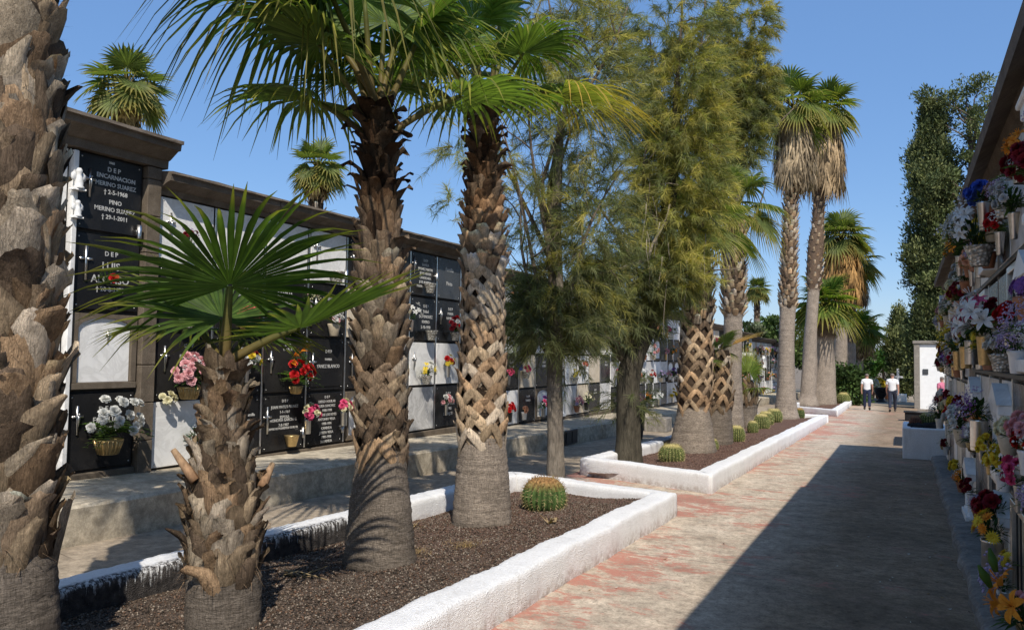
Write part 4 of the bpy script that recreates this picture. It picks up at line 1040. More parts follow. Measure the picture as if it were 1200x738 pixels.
def trunk_parts(t, H, lean, prof, zs, boot, seed, dens=1., detail=1, tone=1., stub=.0, topz=None, gap=1.):
    """prof(u)->radius, zs: height where the leaf bases start; lean: top offset (x,y)"""
    q = random.Random(seed)
    def axis(z): u = z / H; return Vector((lean[0] * u ** 1.3, lean[1] * u ** 1.3, z))
    n = 40 if detail else 14; dz = .022 if detail else .12
    V = []; F = []; C = []; zz = np.arange(-.25, H, dz); prev = 0
    ph = [q.uniform(0, 6.28) for _ in range(6)]
    for i, z in enumerate(zz):
        r = prof(max(0, z)); ring = q.uniform(-1, 1) * .004 if detail else 0
        a = axis(max(z, 0)); 
        for k in range(n):
            th = 2 * PI * k / n; rr_ = r + ring + .012 * r / .3 * (math.sin(2 * th + ph[0] + z) + math.sin(3 * th + ph[1] - z * 1.7)) + (q.uniform(-.004, .004) if detail else 0)
            if z > zs: rr_ -= .012
            if detail and -.1 < z < .1: rr_ += (.1 - abs(z)) * .12 * (.5 + .5 * math.sin(7 * th + ph[2]))
            V.append((a.x + rr_ * math.cos(th), a.y + rr_ * math.sin(th), z))
            lo = (.23 * tone, .19 * tone, .15 * tone); dk = (.055 * gap, .038 * gap, .026 * gap)
            k_ = min(1, max(0, (z - zs) / .08)); e = 1 - .3 * max(0, min(1, .12 - z) / .12)
            C.append([e * (lo[j] * (1 - k_) + dk[j] * k_) for j in range(3)])
    for i in range(len(zz) - 1):
        for k in range(n): F.append((i * n + k, i * n + (k + 1) % n, (i + 1) * n + (k + 1) % n, (i + 1) * n + k))
    F.append(tuple((len(zz) - 1) * n + k for k in range(n)))
    tr = build('trunk', V, F, C, M_RING, t)
    if zs >= H - .05: return tr
    mb = MB(); Hb = topz or H
    per = (.0125 if detail else .05) / dens; z = zs + .02; k = q.randint(0, 50)
    PALB = [(.44, .325, .205), (.39, .28, .175), (.28, .20, .13), (.43, .285, .165), (.50, .40, .28), (.17, .12, .08), (.35, .23, .135), (.54, .44, .325)]
    def strip(path, wd, th_, col, n3=3, endcol=None):
        """path: [(theta, z, out)]: a torn strap that hugs the trunk and lifts away along its length"""
        r0 = prof(min(max(path[0][1], 0), H)); m = len(path); v = []; f = []; cs = []
        S = [(p[0] * r0, p[1]) for p in path]; NX = (-1., -.62, -.22, .22, .62, 1.); tone_ = q.uniform(.8, 1.15); cr = q.uniform(-1.1, 1.1)
        for i in range(m):
            a_, b_ = S[max(0, i - 1)], S[min(m - 1, i + 1)]; tx, tz = b_[0] - a_[0], b_[1] - a_[1]; ln = math.hypot(tx, tz) or 1; nx_, nz_ = tz / ln, -tx / ln
            w_ = (wd[i] if isinstance(wd, list) else wd) * .5 * q.uniform(.88, 1.12); last = i == m - 1
            for k_, xn in enumerate(NX):
                x_ = xn * w_; ss = S[i][0] + nx_ * x_; z_ = S[i][1] + nz_ * x_ + (q.uniform(-.6, .2) * w_ if last else 0)
                out = path[i][2] + th_ * (1 - 1.3 * xn * xn) + th_ * cr * xn * i / m + q.uniform(-.35, .35) * th_
                a = axis(min(max(z_, 0), H)); rr_ = prof(min(max(z_, 0), H)) + out; th = ss / r0
                v.append((a.x + rr_ * math.cos(th), a.y + rr_ * math.sin(th), z_))
                e = (.5 + .5 * i / (m - 1)) * tone_ * (.72 if abs(xn) > .9 else 1) * q.uniform(.85, 1.12)
                b = endcol if (last and endcol is not None) else col; cs.append([c_ * e for c_ in b])
        for i in range(m - 1):
            for j in range(5): f.append((i * 6 + j, i * 6 + j + 1, i * 6 + j + 7, i * 6 + j + 6))
        mb.add(v, f, cs)
    while z < Hb - .02:
        th = k * 2.39996 + q.uniform(-.12, .12); k += 1; u = (z - zs) / (Hb - zs); r = prof(z)
        km = q.uniform(.6, 1.15) * tone; col = [x * km for x in q.choice(PALB)]
        if boot in ('mixed', 'weavetop') and u > .6: kd = .75 - .5 * min(1, (u - .6) / .2); col = [col[0] * kd, col[1] * kd * .85, col[2] * kd * .75]
        hh = .25 * q.uniform(.85, 1.15); wv = .27 / max(r, .12) * q.uniform(.85, 1.15); per2 = 1.
        style = boot
        if boot == 'mixed': style = 'weave' if u < .27 else ('chunk' if u < .55 else ('flap' if u < .72 and q.random() < .6 else 'curl'))
        if boot == 'weavetop': style = 'weave' if u < .48 else ('chunk' if u < .74 else 'curl')
        if style in ('flap', 'big') and q.random() < .35:
            style = 'chunk' if q.random() < .5 else 'split'
        if style == 'split':
            for s_ in (-1, 1):
                ln = q.uniform(.12, .26); o = q.uniform(.02, .1); tw = s_ * q.uniform(.05, .4)
                strip([(th + s_ * .16, z - .14, -.012), (th + s_ * .2, z - .03, .01), (th + s_ * .22 + tw * .4, z + ln * .5, .6 * o), (th + s_ * .24 + tw, z + ln, o)], [.11, .10, .075, q.uniform(.02, .05)], .010, col, endcol=[x * .7 for x in col])
        elif style == 'weave':
            sw = .092; per2 = 1.75
            for s_ in (-1, 1):
                strip([(th + s_ * wv * .62, z - hh * .75, -.012), (th + s_ * wv * .42, z - hh * .35, .008), (th + s_ * wv * .18, z, .022), (th - s_ * wv * .02, z + hh * .28, .036)], [sw * 1.1, sw, sw, sw * .8], .007, col)
            if q.random() < .35: strip([(th, z + .01, .02), (th, z + .05, .04), (th + q.uniform(-.1, .1), z + .09, .06 + stub)], [.08, .07, .055], .012, col, endcol=[x * 1.4 for x in col])
        elif style == 'chunk':
            ln = q.uniform(.07, .13); o = .035 + q.uniform(0, .03)
            strip([(th, z - .09, -.01), (th, z - .02, .015), (th, z + ln * .5, o), (th + q.uniform(-.08, .08), z + ln, o + .025)], [.15, .13, .105, .09 * q.uniform(.7, 1.1)], .018, col, endcol=[min(.6, x * 1.5) for x in col])
        elif style == 'flap':
            ln = q.uniform(.10, .18); o = q.uniform(.03, .075); tw = q.uniform(-.2, .2)
            strip([(th, z - .12, -.012), (th, z - .02, .012), (th + tw * .3, z + ln * .45, o * .5), (th + tw * .7, z + ln * .8, o * .9), (th + tw, z + ln, o * 1.15)], [.17, .16, .13, .09, q.uniform(.02, .06)], .014, col, endcol=[x * .8 for x in col])
        elif style == 'scale':
            ln = q.uniform(.06, .15); o = q.uniform(.015, .085); tw = q.uniform(-.5, .5)
            strip([(th, z - .09, -.012), (th, z - .02, .008), (th + tw * .3, z + ln * .5, o * .7), (th + tw, z + ln * q.uniform(.7, 1), o * q.uniform(.9, 1.5))], [.13, .12, .09 * q.uniform(.6, 1.2), q.uniform(.015, .06)], .010, col, endcol=[x * q.uniform(.55, .6) for x in col])
        elif style == 'curl':
            ln = q.uniform(.10, .2); o = q.uniform(.07, .17)
            strip([(th, z - .08, -.012), (th, z + .0, .02), (th, z + ln * .5, o * .55), (th + q.uniform(-.12, .12), z + ln * .75, o), (th + q.uniform(-.2, .2), z + ln * q.uniform(.5, .9), o * 1.25)], [.15, .12, .08, .055, .03], .014, col)
        elif style == 'big':
            ln = q.uniform(.12, .30); o = q.uniform(.02, .11); tw = q.choice((-1, 1)) * q.uniform(.1, .5)
            strip([(th, z - .16, -.015), (th, z - .04, .012), (th + tw * .3, z + ln * .35, .6 * o), (th + tw * .7, z + ln * .75, o), (th + tw, z + ln, o * 1.3)], [.20, .22, .20 * q.uniform(.7, 1.1), .15 * q.uniform(.6, 1.1), q.uniform(.02, .12)], .013, col, endcol=[x * 1.2 for x in col])
        z += per2 * per * q.uniform(.8, 1.2) * (1.25 if style in ('flap', 'big', 'curl') else 1.)
    if detail:   # loose fibres
        for i in range(int(420 * (Hb - zs))):
            z = q.uniform(zs - .03, Hb); th = q.uniform(0, 6.28); r = prof(z) + .01; a = axis(z)
            p0 = Vector((a.x + r * math.cos(th), a.y + r * math.sin(th), z)); d = Vector((math.cos(th + q.uniform(-1, 1)), math.sin(th + q.uniform(-1, 1)), q.uniform(-.9, .6))).normalized() * q.uniform(.04, .13)
            sd = d.cross(Vector((0, 0, 1))).normalized() * .0022; km = q.uniform(.5, 1.)
            mb.add([p0 - sd, p0 + sd, p0 + d], [(0, 1, 2)], [x * km for x in (.30, .2, .12)])
    mb.build('leaf_bases', M_BOOT, tr, True)
    return tr
def skirt(t, top, L, r0, r1, n, seed, col=(.40, .31, .20)):
    """hanging thatch of dead leaves"""
    q = random.Random(seed); mb = MB()
    for i in range(n):
        th = q.uniform(0, 6.28); z0 = -L * q.uniform(0, .8); ln = L * q.uniform(.22, .42) ; u = -z0 / L
        rr_ = r0 + (r1 - r0) * math.sin(min(1, .25 + u) * PI * .6) * q.uniform(.6, 1.08)
        base = Vector((top[0] + rr_ * math.cos(th), top[1] + rr_ * math.sin(th), top[2] + z0))
        km = q.uniform(.22, 1.5); c = [x * km for x in col]; ns = q.randint(3, 6); out_ = abs(q.gauss(0, .09)) * r1
        for k in range(ns):
            a = th + (k - ns / 2) * .13 / max(.5, rr_) ; sd = Vector((-math.sin(th), math.cos(th), 0)) * .028 * max(1, r1 / .7)
            tip = Vector((top[0] + (rr_ + out_ + q.uniform(-.16, .14)) * math.cos(a), top[1] + (rr_ + q.uniform(-.12, .08)) * math.sin(a), base.z - ln * q.uniform(.7, 1.1)))
            md = base.lerp(tip, .5) + Vector((math.cos(th), math.sin(th), 0)) * .05
            km = q.uniform(.8, 1.2); cc = [x * km for x in c]
            mb.add([base - sd * .5, base + sd * .5, md + sd, md - sd, tip], [(0, 1, 2, 3), (3, 2, 4)], [cc, cc, cc, cc, [x * .75 for x in cc]])
    return mb.build('dead_fronds', M_DRY, t, False)
def pw(pts):
    xs = [p[0] for p in pts]; ys = [p[1] for p in pts]
    return lambda z: float(np.interp(z, xs, ys))
def palm(label, x, y, h, lean, prof, zs, boot, seed, detail=1, group='palms planted in the white kerbed beds', name='palm_tree', cat='palm tree', zoff=.12, **kw):
    t = thing(name, label, cat, (x, y, gz(y) + zoff), 0, group)
    trunk_parts(t, h, lean, prof, zs, boot, seed, detail=detail, **kw)
    return t, (lean[0], lean[1], h)
VIEWAZ = math.atan2(-3.4, 3.5)          # from the short palm towards the path
RIGHTAZ = R(26); LEFTAZ = R(206)
# nearest, cut off by the left edge
t, tp = palm('nearest palm with huge shaggy trunk of wide dry leaf bases at left edge', -3.95, 2.42, 4.35, (-.24, .05), pw([(0, .29), (.35, .27), (.6, .26), (.75, .215), (2.5, .21), (4.35, .15)]), .57, 'big', 1, tone=1.0, dens=1.8)
crown_fronds(t, tp, 9, .85, .95, 3, .75, skip=[(RIGHTAZ, .9)])
# short palm with the fan leaf facing the path
t, tp = palm('short young palm with one wide fan leaf spread before the black slabs', -3.50, 3.44, 1.52, (-.05, 0), pw([(0, .195), (.15, .20), (.3, .195), (.45, .185), (.75, .175), (1.0, .125), (1.52, .07)]), .31, 'scale', 2, dens=2.1, stub=.02, tone=.9)
top = Vector((-.05, 0, 1.52))
G1 = dict(green=(.042, .075, .015), green2=(.085, .13, .026))
me = frond_mesh('short1', pet=.44, blade=.98, el=1.45, nseg=46, span=2.3, droop=.12, tipdroop=.25, seed=5, bladeel=.62, cup=.10, fuse=.46, petw=.024, wild=1.3, **G1)
link('frond', me, t, top, Quaternion((0, 0, 1), VIEWAZ + .3))
link('frond', me, t, top - Vector((.03, -.03, .1)), Quaternion((0, 0, 1), VIEWAZ + PI + .5), .8)
me = frond_mesh('short2', pet=.52, blade=.85, el=.62, nseg=40, span=2.2, droop=.0, tipdroop=.1, seed=6, bladeel=.42, cup=.1, fuse=.5, petw=.022, **G1)
link('frond', me, t, top + Vector((0, 0, -.02)), Quaternion((0, 0, 1), RIGHTAZ + .1))
me = frond_mesh('short3', pet=.42, blade=.62, el=.75, nseg=40, span=2.2, droop=.2, tipdroop=.35, seed=7, curl=.5, cup=.1, fuse=.5, petw=.02, **G1)
link('frond', me, t, top + Vector((0, 0, -.04)), Quaternion((0, 0, 1), LEFTAZ - .7))
link('frond', me, t, top + Vector((0, 0, -.06)), Quaternion((0, 0, 1), R(110)), .8)
for th, z0, ln in ((VIEWAZ - 1.2, .86, .24), (VIEWAZ + 1.6, .80, .17)):
    c, s_ = math.cos(th), math.sin(th); b = Vector((c * .19, s_ * .19, z0)); d = Vector((c * .55, s_ * .55, 1)).normalized(); side = Vector((-s_, c, 0))
   
    ln *= .8; pts = [b + d * ln * u + side * .10 * (u - .3) * (1 if th > VIEWAZ else -1) for u in (0, .35, .7, 1)]
    mb = MB(); mb.tube(pts, [.03, .027, .022, .016], 7, (.25, .145, .08), True, (.32, .22, .135)); mb.build('petiole_stump', M_VCOL, t)
# second palm
t, tp = palm('second tall palm with flared ringed foot and shaggy brown top leaf bases', -3.66, 5.2, 3.56, (-.13, 0), pw([(0, .275), (.06, .268), (.45, .235), (.85, .185), (1.0, .185), (1.6, .175), (2.2, .155), (3.0, .105), (3.56, .075)]), .83, 'mixed', 3, dens=1.15)
PC = dict(pet=.95, blade=1.05)
crown_fronds(t, tp, 12, .85, .95, 2.1, .75, color=1, skip=[(VIEWAZ, .6)])
me = frond_mesh('big_left', pet=1.1, blade=1.4, el=1.0, nseg=46, span=2.35, droop=.35, tipdroop=.95, seed=31, curl=.75, cup=.05, fuse=.42, green=(.028, .05, .014), green2=(.05, .08, .02))
link('frond', me, t, tp, Quaternion((0, 0, 1), VIEWAZ - .95))
link('frond', me, t, (tp[0], tp[1], tp[2] + .05), Quaternion((0, 0, 1), LEFTAZ - .1), .95)
me = frond_mesh('big_left2', pet=1.0, blade=1.2, el=1.2, nseg=46, span=2.35, droop=.4, tipdroop=.9, seed=32, curl=.6, cup=.05, fuse=.45, green=(.045, .08, .018), green2=(.085, .13, .028))
link('frond', me, t, tp, Quaternion((0, 0, 1), RIGHTAZ + 1.2), .9)
# third palm
t, tp = palm('third palm with criss cross woven leaf bases above a smooth ringed foot', -3.78, 7.04, 4.22, (-.04, 0), pw([(0, .285), (.1, .28), (.4, .265), (.85, .225), (1.0, .23), (2.0, .195), (3.0, .17), (3.5, .115), (4.22, .08)]), .83, 'weavetop', 4, dens=1.15, tone=1.5)
crown_fronds(t, tp, 12, .8, .9, 4.4, .6, color=1, skip=[(RIGHTAZ, .5), (VIEWAZ, .5)])
me = frond_mesh('yellow_right', pet=.82, blade=1.0, el=.3, nseg=40, span=1.5, droop=.08, tipdroop=.5, seed=41, curl=.1, cup=.02, fuse=.4, green=(.15, .17, .03), green2=(.24, .23, .045), tip=(.50, .30, .06), petw=.018)
link('frond', me, t, (tp[0], tp[1], tp[2] - .03), Quaternion((0, 0, 1), RIGHTAZ - .05))
# middle bed
t, tp = palm('thick palm with big flared foot and woven leaf bases in the middle bed', -3.66, 15.3, 4.3, (.10, .1), pw([(0, .47), (.1, .45), (.5, .37), (.85, .29), (1.0, .32), (2.2, .30), (3.4, .24), (4.3, .14)]), .80, 'weavetop', 5, dens=.85, tone=1.4, gap=1.8)
crown_fronds(t, tp, 13, .75, .85, 1.4, .1)
t, tp = palm('short palm with orange dry leaf tucked right behind the thick flared palm', -3.68, 17.4, 2.0, (0, 0), pw([(0, .38), (.4, .36), (.75, .33), (.95, .36), (2., .26)]), .75, 'weave', 6, dens=.8, tone=.95)
me = frond_mesh('drybig', pet=.4, blade=.75, el=.55, nseg=26, span=.9, droop=.05, tipdroop=.1, seed=51, curl=-.2, cup=.05, fuse=.4, green=(.34, .19, .06), green2=(.42, .25, .09), tip=(.45, .3, .14))
link('frond', me, t, (0, 0, 1.95), Quaternion((0, 0, 1), RIGHTAZ + .1)); crown_fronds(t, (0, 0, 1.9), 4, .4, .6, 3.3, .5)
t, tp = palm('tall smooth grey palm with rough pale upper trunk in the middle bed', -3.94, 20.5, 5.6, (.06, 0), pw([(0, .31), (.15, .28), (.6, .255), (1.5, .235), (2.9, .235), (3.05, .28), (4.8, .26), (5.6, .17)]), 2.95, 'chunk', 7, dens=.85, tone=1.5, gap=2.)
crown_fronds(t, (tp[0], tp[1], tp[2] + .05), 14, .7, .85, 2.2, -.2, color=2)
me = frond_mesh('tipdry', pet=.5, blade=.8, el=.2, nseg=30, span=1.2, droop=.1, tipdroop=.3, seed=52, curl=.1, cup=.02, fuse=.4, green=(.09, .11, .02), green2=(.15, .15, .03), tip=(.45, .28, .08))
link('frond', me, t, (tp[0], tp[1], tp[2] - .2), Quaternion((0, 0, 1), RIGHTAZ))
t, tp = palm('young palm with a single yellow green fan leaf in the middle bed', -4.04, 23.3, 1.25, (0, 0), pw([(0, .27), (.4, .25), (.8, .28), (1.25, .2)]), .6, 'flap', 8, dens=.7)
me = frond_mesh('young', pet=.3, blade=.85, el=1.5, nseg=34, span=1.7, droop=.05, tipdroop=.15, seed=53, curl=-.04, cup=.05, fuse=.5, green=(.13, .17, .03), green2=(.2, .24, .05), tip=(.34, .3, .07))
link('frond', me, t, (0, 0, 1.25), Quaternion((0, 0, 1), VIEWAZ + PI + .3)); crown_fronds(t, (0, 0, 1.2), 3, .3, .6, 1., .6, color=1)
t, tp = palm('very tall slender palm with thatch skirt at the end of the middle bed', -3.72, 28.6, 10.6, (.30, 0), pw([(0, .45), (.3, .37), (1., .31), (2.5, .26), (3.6, .25), (3.8, .28), (7, .22), (10.6, .18)]), 3.75, 'chunk', 9, detail=1, dens=.75, tone=1.6, gap=3.)
skirt(t, (tp[0], tp[1], tp[2] - .1), 2.7, .26, .62, 420, 9); crown_fronds(t, (tp[0], tp[1], tp[2] + .1), 19, .7, .95, 1.9, -.3, detail=30, soft=.75)
# far bed
FB = [('tallest palm of the far bed with thatch skirt and thin grey trunk', -4.3, 41.0, 14.1, (.85, 0), [(0, .55), (.5, .36), (4, .28), (5.5, .29), (6, .38), (8, .36), (8.5, .28), (13.5, .25)], 5.5, 3.9, .82, 1.3, 20),
      ('stout palm with low full green crown in the far bed', -3.82, 43.2, 5.0, (.1, 0), [(0, .66), (1, .56), (3.2, .52), (3.4, .62), (5., .4)], 3.3, 0, 0, 1.6, 20),
      ('bushy palm with orange dead leaves behind the stout one in the far bed', -3.45, 49.5, 9.2, (.1, 0), [(0, .45), (2, .36), (6, .34), (9.2, .3)], 4.5, 3.4, 1.1, 1.5, 22),
      ('rear palm with a drooping half dry crown in the far bed', -3.35, 55, 8.4, (.25, 0), [(0, .5), (2, .38), (8.4, .3)], 3.5, 2.4, .9, 1.5, 18),
      ('low palm with yellowing leaves last in the far bed', -3.1, 57.5, 4.4, (.2, 0), [(0, .5), (2, .42), (4.4, .3)], 2.5, 1.6, .9, 1.5, 16)]
for i, (lb, x, y, h, ln, pr, zs, sk, sr, bl, nf) in enumerate(FB):
    t, tp = palm(lb, x, y, h, ln, pw(pr), zs, 'chunk', 20 + i, detail=0, dens=1.1, tone=1.6, gap=3.)
    if sk: skirt(t, (tp[0], tp[1], tp[2] - .1), sk, .3, sr, 420, 30 + i, (.36, .26, .15) if i != 2 else (.36, .21, .08))
    crown_fronds(t, (tp[0], tp[1], tp[2] + (.2 if sk else 0)), nf, .8, bl * .88, .7 * i + .2, -.3, detail=28, color=i % 3, soft=.6)
    if i in (3, 4):
        me = frond_mesh('yel%d' % i, pet=.8, blade=1.3, el=.1, nseg=30, span=1.6, droop=.2, tipdroop=.6, seed=60 + i, curl=.2, green=(.2, .2, .04), green2=(.3, .26, .06), tip=(.45, .3, .1))
        for a in (0, .8, -.6): link('frond', me, t, tp, Quaternion((0, 0, 1), RIGHTAZ + a))
# palms standing behind the niches
for i, (lb, x, y, h, bl, sk) in enumerate((('palm with thatch beard rising behind the tallest niche block', -20, 15.4, 9.3, 1.0, 1.5), ('palm crown rising behind the block of black slabs', -20, 23.7, 8.9, .95, 1.3),
                                      ('small distant palm far behind the niches left of the tall slender palm', -12, 73.7, 8.9, 1.2, .9))):
    t, tp = palm(lb, x, y, h, (0, 0), pw([(0, .4), (h, .26)]), h - 2.5, 'chunk', 40 + i, detail=0, dens=.8, zoff=0, group='palms behind the niches')
    skirt(t, (tp[0], tp[1], tp[2] + .15), sk, .22, .36, 160, 50 + i, (.42, .29, .13)); crown_fronds(t, (tp[0], tp[1], tp[2] + .15), 26, .62, bl * .8, i * 1.7, -.6, detail=22, color=2, soft=.35)

# ------------------------------------------------------------------ feathery needle trees
R0 = Vector((.897, .442, 0)); VD = Vector((-.442, .897, 0))
def unit(a): return a / np.maximum(1e-9, np.linalg.norm(a, axis=-1, keepdims=True))
def needle_mass(name, parent, ells, seed, K=10, Mn=9, wd=.0075, droop=.32, nl=(.13, .27)):
    g = np.random.default_rng(seed); P = []; D = []; Lh = []; CC = []
    for (s, d, z, rs, rd, rz, n, pal) in ells:
        u = unit(g.normal(size=(n, 3))); rad = g.uniform(.25, 1., n) ** .55
        loc = u * rad[:, None] * np.array([rs, rd, rz])
        bump = 1 + .18 * np.sin(u[:, 0] * 7 + u[:, 2] * 5 + s) * np.sin(u[:, 1] * 6 + 1)
        loc *= bump[:, None]
        ctr = np.array(R0) * s + np.array(VD) * d + np.array([0, 0, z])
        P.append(ctr + loc[:, :1] * np.array(R0) + loc[:, 1:2] * np.array(VD) + loc[:, 2:] * np.array([0, 0, 1.]))
        od = u[:, :1] * np.array(R0) + u[:, 1:2] * np.array(VD) + u[:, 2:] * np.array([0, 0, .5]) + np.array([0, 0, .25])
        D.append(unit(od + g.normal(size=(n, 3)) * .35)); Lh.append(g.uniform(.22, .55, n))
        pc = np.array(pal)[g.integers(0, len(pal), n)] * g.uniform(.7, 1.3, (n, 1)); CC.append(pc * (.55 + .5 * rad[:, None]))  # inner plumes darkened, outer ones lighter: crown shade and sun put into colour
    P, D, Lh, CC = map(np.concatenate, (P, D, Lh, CC)); N = len(P)
    t = np.linspace(.05, 1, K)[None, :, None]
    L = Lh[:, None, None]
    nodes = P[:, None] + D[:, None] * L * t + np.array([0, 0, -1.]) * droop * L * t ** 2
    tan = unit(D[:, None] * L + np.array([0, 0, -2.]) * droop * L * t)
    rnd = g.normal(size=(N, K, Mn, 3))
    dirs = unit(tan[:, :, None] * .95 + rnd * .55 + np.array([0, 0, -.12]))
    ln = g.uniform(nl[0], nl[1], (N, K, Mn, 1)); side = unit(np.cross(dirs, g.normal(size=(N, K, Mn, 3)))) * wd * .5
    b = nodes[:, :, None] + np.zeros_like(dirs); md = b + dirs * ln * .5; tip = b + dirs * ln + np.array([0, 0, -.12]) * ln
    V = np.stack([b - side, b + side, md + side * .9, md - side * .9, tip], 3).reshape(-1, 5, 3)
    n = len(V); V = V.reshape(-1, 3)
    ix = 5 * np.arange(n)[:, None]
    F = np.concatenate([ix + np.array([[0, 1, 2]]), ix + np.array([[0, 2, 3]]), ix + np.array([[3, 2, 4]])])
    C = np.repeat(CC, K * Mn, 0) * g.uniform(.75, 1.25, (n, 1)); C = np.repeat(C, 5, 0)
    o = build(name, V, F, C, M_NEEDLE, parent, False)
    # twigs that carry the needles
    mb = MB(); q = random.Random(seed)
    for i in q.sample(range(N), min(N, 260)):
        mb.tube([tuple(nodes[i, k]) for k in (0, K // 3, 2 * K // 3, K - 1)], [.009, .007, .005, .003], 3, (.14, .11, .08), False)
    mb.build('twigs', M_BARK, parent)
    return P
def offs(s, d, z): return R0 * s + VD * d + Vector((0, 0, z))
OL = [(.31, .285, .085), (.38, .335, .095), (.24, .24, .085), (.19, .205, .08), (.43, .36, .105)]
DG = [(.14, .155, .075), (.17, .18, .08), (.12, .14, .075), (.205, .20, .085)]
def limb(mb, a, b, r0, r1, q, wig=.15, n=7, col=(.16, .125, .095)):
    a, b = Vector(a), Vector(b); L = (b - a).length; pts = []
    w1 = Vector((q.uniform(-1, 1), q.uniform(-1, 1), q.uniform(-.3, .3))) * wig * L; w2 = Vector((q.uniform(-1, 1), q.uniform(-1, 1), q.uniform(-.3, .3))) * wig * .5 * L
    for i in range(n + 1):
        u = i / n; pts.append(a.lerp(b, u) + w1 * math.sin(PI * u) + w2 * math.sin(2 * PI * u))
    mb.tube(pts, [r0 + (r1 - r0) * i / n for i in range(n + 1)], 7, col); return pts
def bumpy_trunk(t, path, rad, seed, col, n=22):
    q = random.Random(seed); V = []; F = []; C = []; P = []
    path = [Vector(p) for p in path]; m = 46
    for i in range(m + 1):
        u = i / m * (len(path) - 1); k = min(int(u), len(path) - 2); f = u - k
        p0 = path[max(0, k - 1)]; p1 = path[k]; p2 = path[k + 1]; p3 = path[min(len(path) - 1, k + 2)]
        P.append(.5 * ((2 * p1) + (p2 - p0) * f + (2 * p0 - 5 * p1 + 4 * p2 - p3) * f * f + (3 * p1 - p0 - 3 * p2 + p3) * f ** 3))
    for i, p in enumerate(P):
        r = float(np.interp(i / m * (len(path) - 1), range(len(path)), rad))
        for k in range(n):
            th = 2 * PI * k / n; rr_ = r * (1 + .07 * math.sin(3 * th + i * .13) + .05 * math.sin(7 * th + 1 + i * .05) + q.uniform(-.03, .03))
            V.append((p.x + rr_ * math.cos(th), p.y + rr_ * math.sin(th), p.z)); km = q.uniform(.85, 1.15); C.append([x * km for x in col])
    for i in range(m):
        for k in range(n): F.append((i * n + k, i * n + (k + 1) % n, (i + 1) * n + (k + 1) % n, (i + 1) * n + k))
    return build('trunk', V, F, C, M_BARK, t)
GT = 'feathery needle trees'
# thin one at the end of the nearest bed
q = random.Random(3)
t = thing('needle_tree', 'slim feathery tree with thin grey trunk beside the big barrel cactus', 'tree', (-4.13, 9.72, gz(9.72) + .12), 0, GT)
bumpy_trunk(t, [(0, 0, -.1), (.0, 0, .5), (-.03, .02, 1.4), (.02, 0, 2.2), (-.03, 0, 3.4), (.02, 0, 4.8)], [.135, .105, .098, .085, .065, .035], 4, (.20, .17, .135))
mb = MB()
for s, z0, z1, s1 in ((-.02, 1.7, 4.6, -.75), (0, 2., 5.4, -.45), (0, 2.1, 5.6, .55), (0, 2.4, 6.2, .2), (0, 1.9, 4.2, .85), (0, 2.6, 6.6, -.2), (-.1, 1.6, 3.6, -.5), (0, 3., 6.4, .9), (0, 2.7, 5.2, -.95), (0, 1.75, 2.9, .6), (0, 1.6, 2.6, -.6)):
    p = limb(mb, offs(s * .2, 0, z0), offs(s1, q.uniform(-.4, .4), z1), .036, .011, q, .09)
    for k in (3, 4, 5, 6): limb(mb, p[k], p[k] + offs(q.uniform(-.5, .5), q.uniform(-.4, .4), q.uniform(.2, .8)), .012, .005, q, .12, 4)
mb.build('branches', M_BARK, t)
needle_mass('crown', t, [(-.12, 0, 2.1, .55, .45, .36, 275, DG), (.05, .05, 2.6, .5, .45, .35, 159, DG + OL[:2]), (-.3, 0, 3.5, .4, .45, .6, 58, DG + OL), (.42, 0, 3.5, .4, .4, .9, 130, DG + OL), (.25, 0, 5.3, .65, .6, 1.1, 246, DG + OL), (-.2, .1, 6.6, .7, .7, .8, 116, OL),
                         (-.72, 0, 4.3, .25, .25, .35, 23, OL), (-1.35, .1, 4.5, .16, .16, .4, 13, OL), (-1.45, .1, 3.6, .1, .1, .22, 7, OL)], 5, wd=.0055, K=8, nl=(.10, .22))
# thick leaning one in the middle bed
q = random.Random(8)
t = thing('needle_tree', 'big bushy feathery tree with thick forked leaning trunk in the middle bed', 'tree', (-4.22, 13.0, gz(13) + .12), 0, GT)
bumpy_trunk(t, [(0, 0, -.1), offs(0.01, 0, .4), offs(.0, 0, 1.1), offs(.05, 0, 1.6), offs(.3, 0, 2.15), offs(.5, .0, 2.7), offs(.6, 0, 3.6), offs(.75, 0, 5.), offs(.8, 0, 6.5)], [.26, .205, .185, .19, .15, .14, .12, .09, .05], 9, (.085, .075, .055))
mb = MB(); limb(mb, offs(.03, 0, 1.6), offs(-.65, .1, 2.6), .10, .05, q, .08); limb(mb, offs(.05, 0, 1.75), offs(-.2, .1, 3.9), .07, .03, q, .06)
p = limb(mb, offs(.2, -.75, 3.3), offs(-.6, -.8, 3.05), .03, .02, q, .1, 7, (.30, .25, .19)); limb(mb, offs(.2, -.75, 3.3), offs(.55, -.7, 4.2), .03, .015, q, .06, 7, (.30, .25, .19))
for s1, z0, z1 in ((-.8, 2.4, 4.4), (.2, 3., 5.2), (1.5, 2.6, 4.4), (1.6, 3.2, 5.6), (.4, 3.6, 7.6), (1.2, 4, 7.8), (-.5, 3.4, 6.4), (1.4, 2.5, 3.3), (.9, 4.5, 8.4), (-.3, 4.5, 7.8)):
    p = limb(mb, offs(.5 + .05 * z0, 0, z0), offs(s1, q.uniform(-.8, .8), z1), .045, .012, q, .1)
    for k in (3, 4, 5, 6): limb(mb, p[k], p[k] + offs(q.uniform(-.5, .5), q.uniform(-.6, .6), q.uniform(-.1, .7)), .014, .005, q, .12, 4, (.28, .23, .17) if q.random() < .4 else (.13, .1, .08))
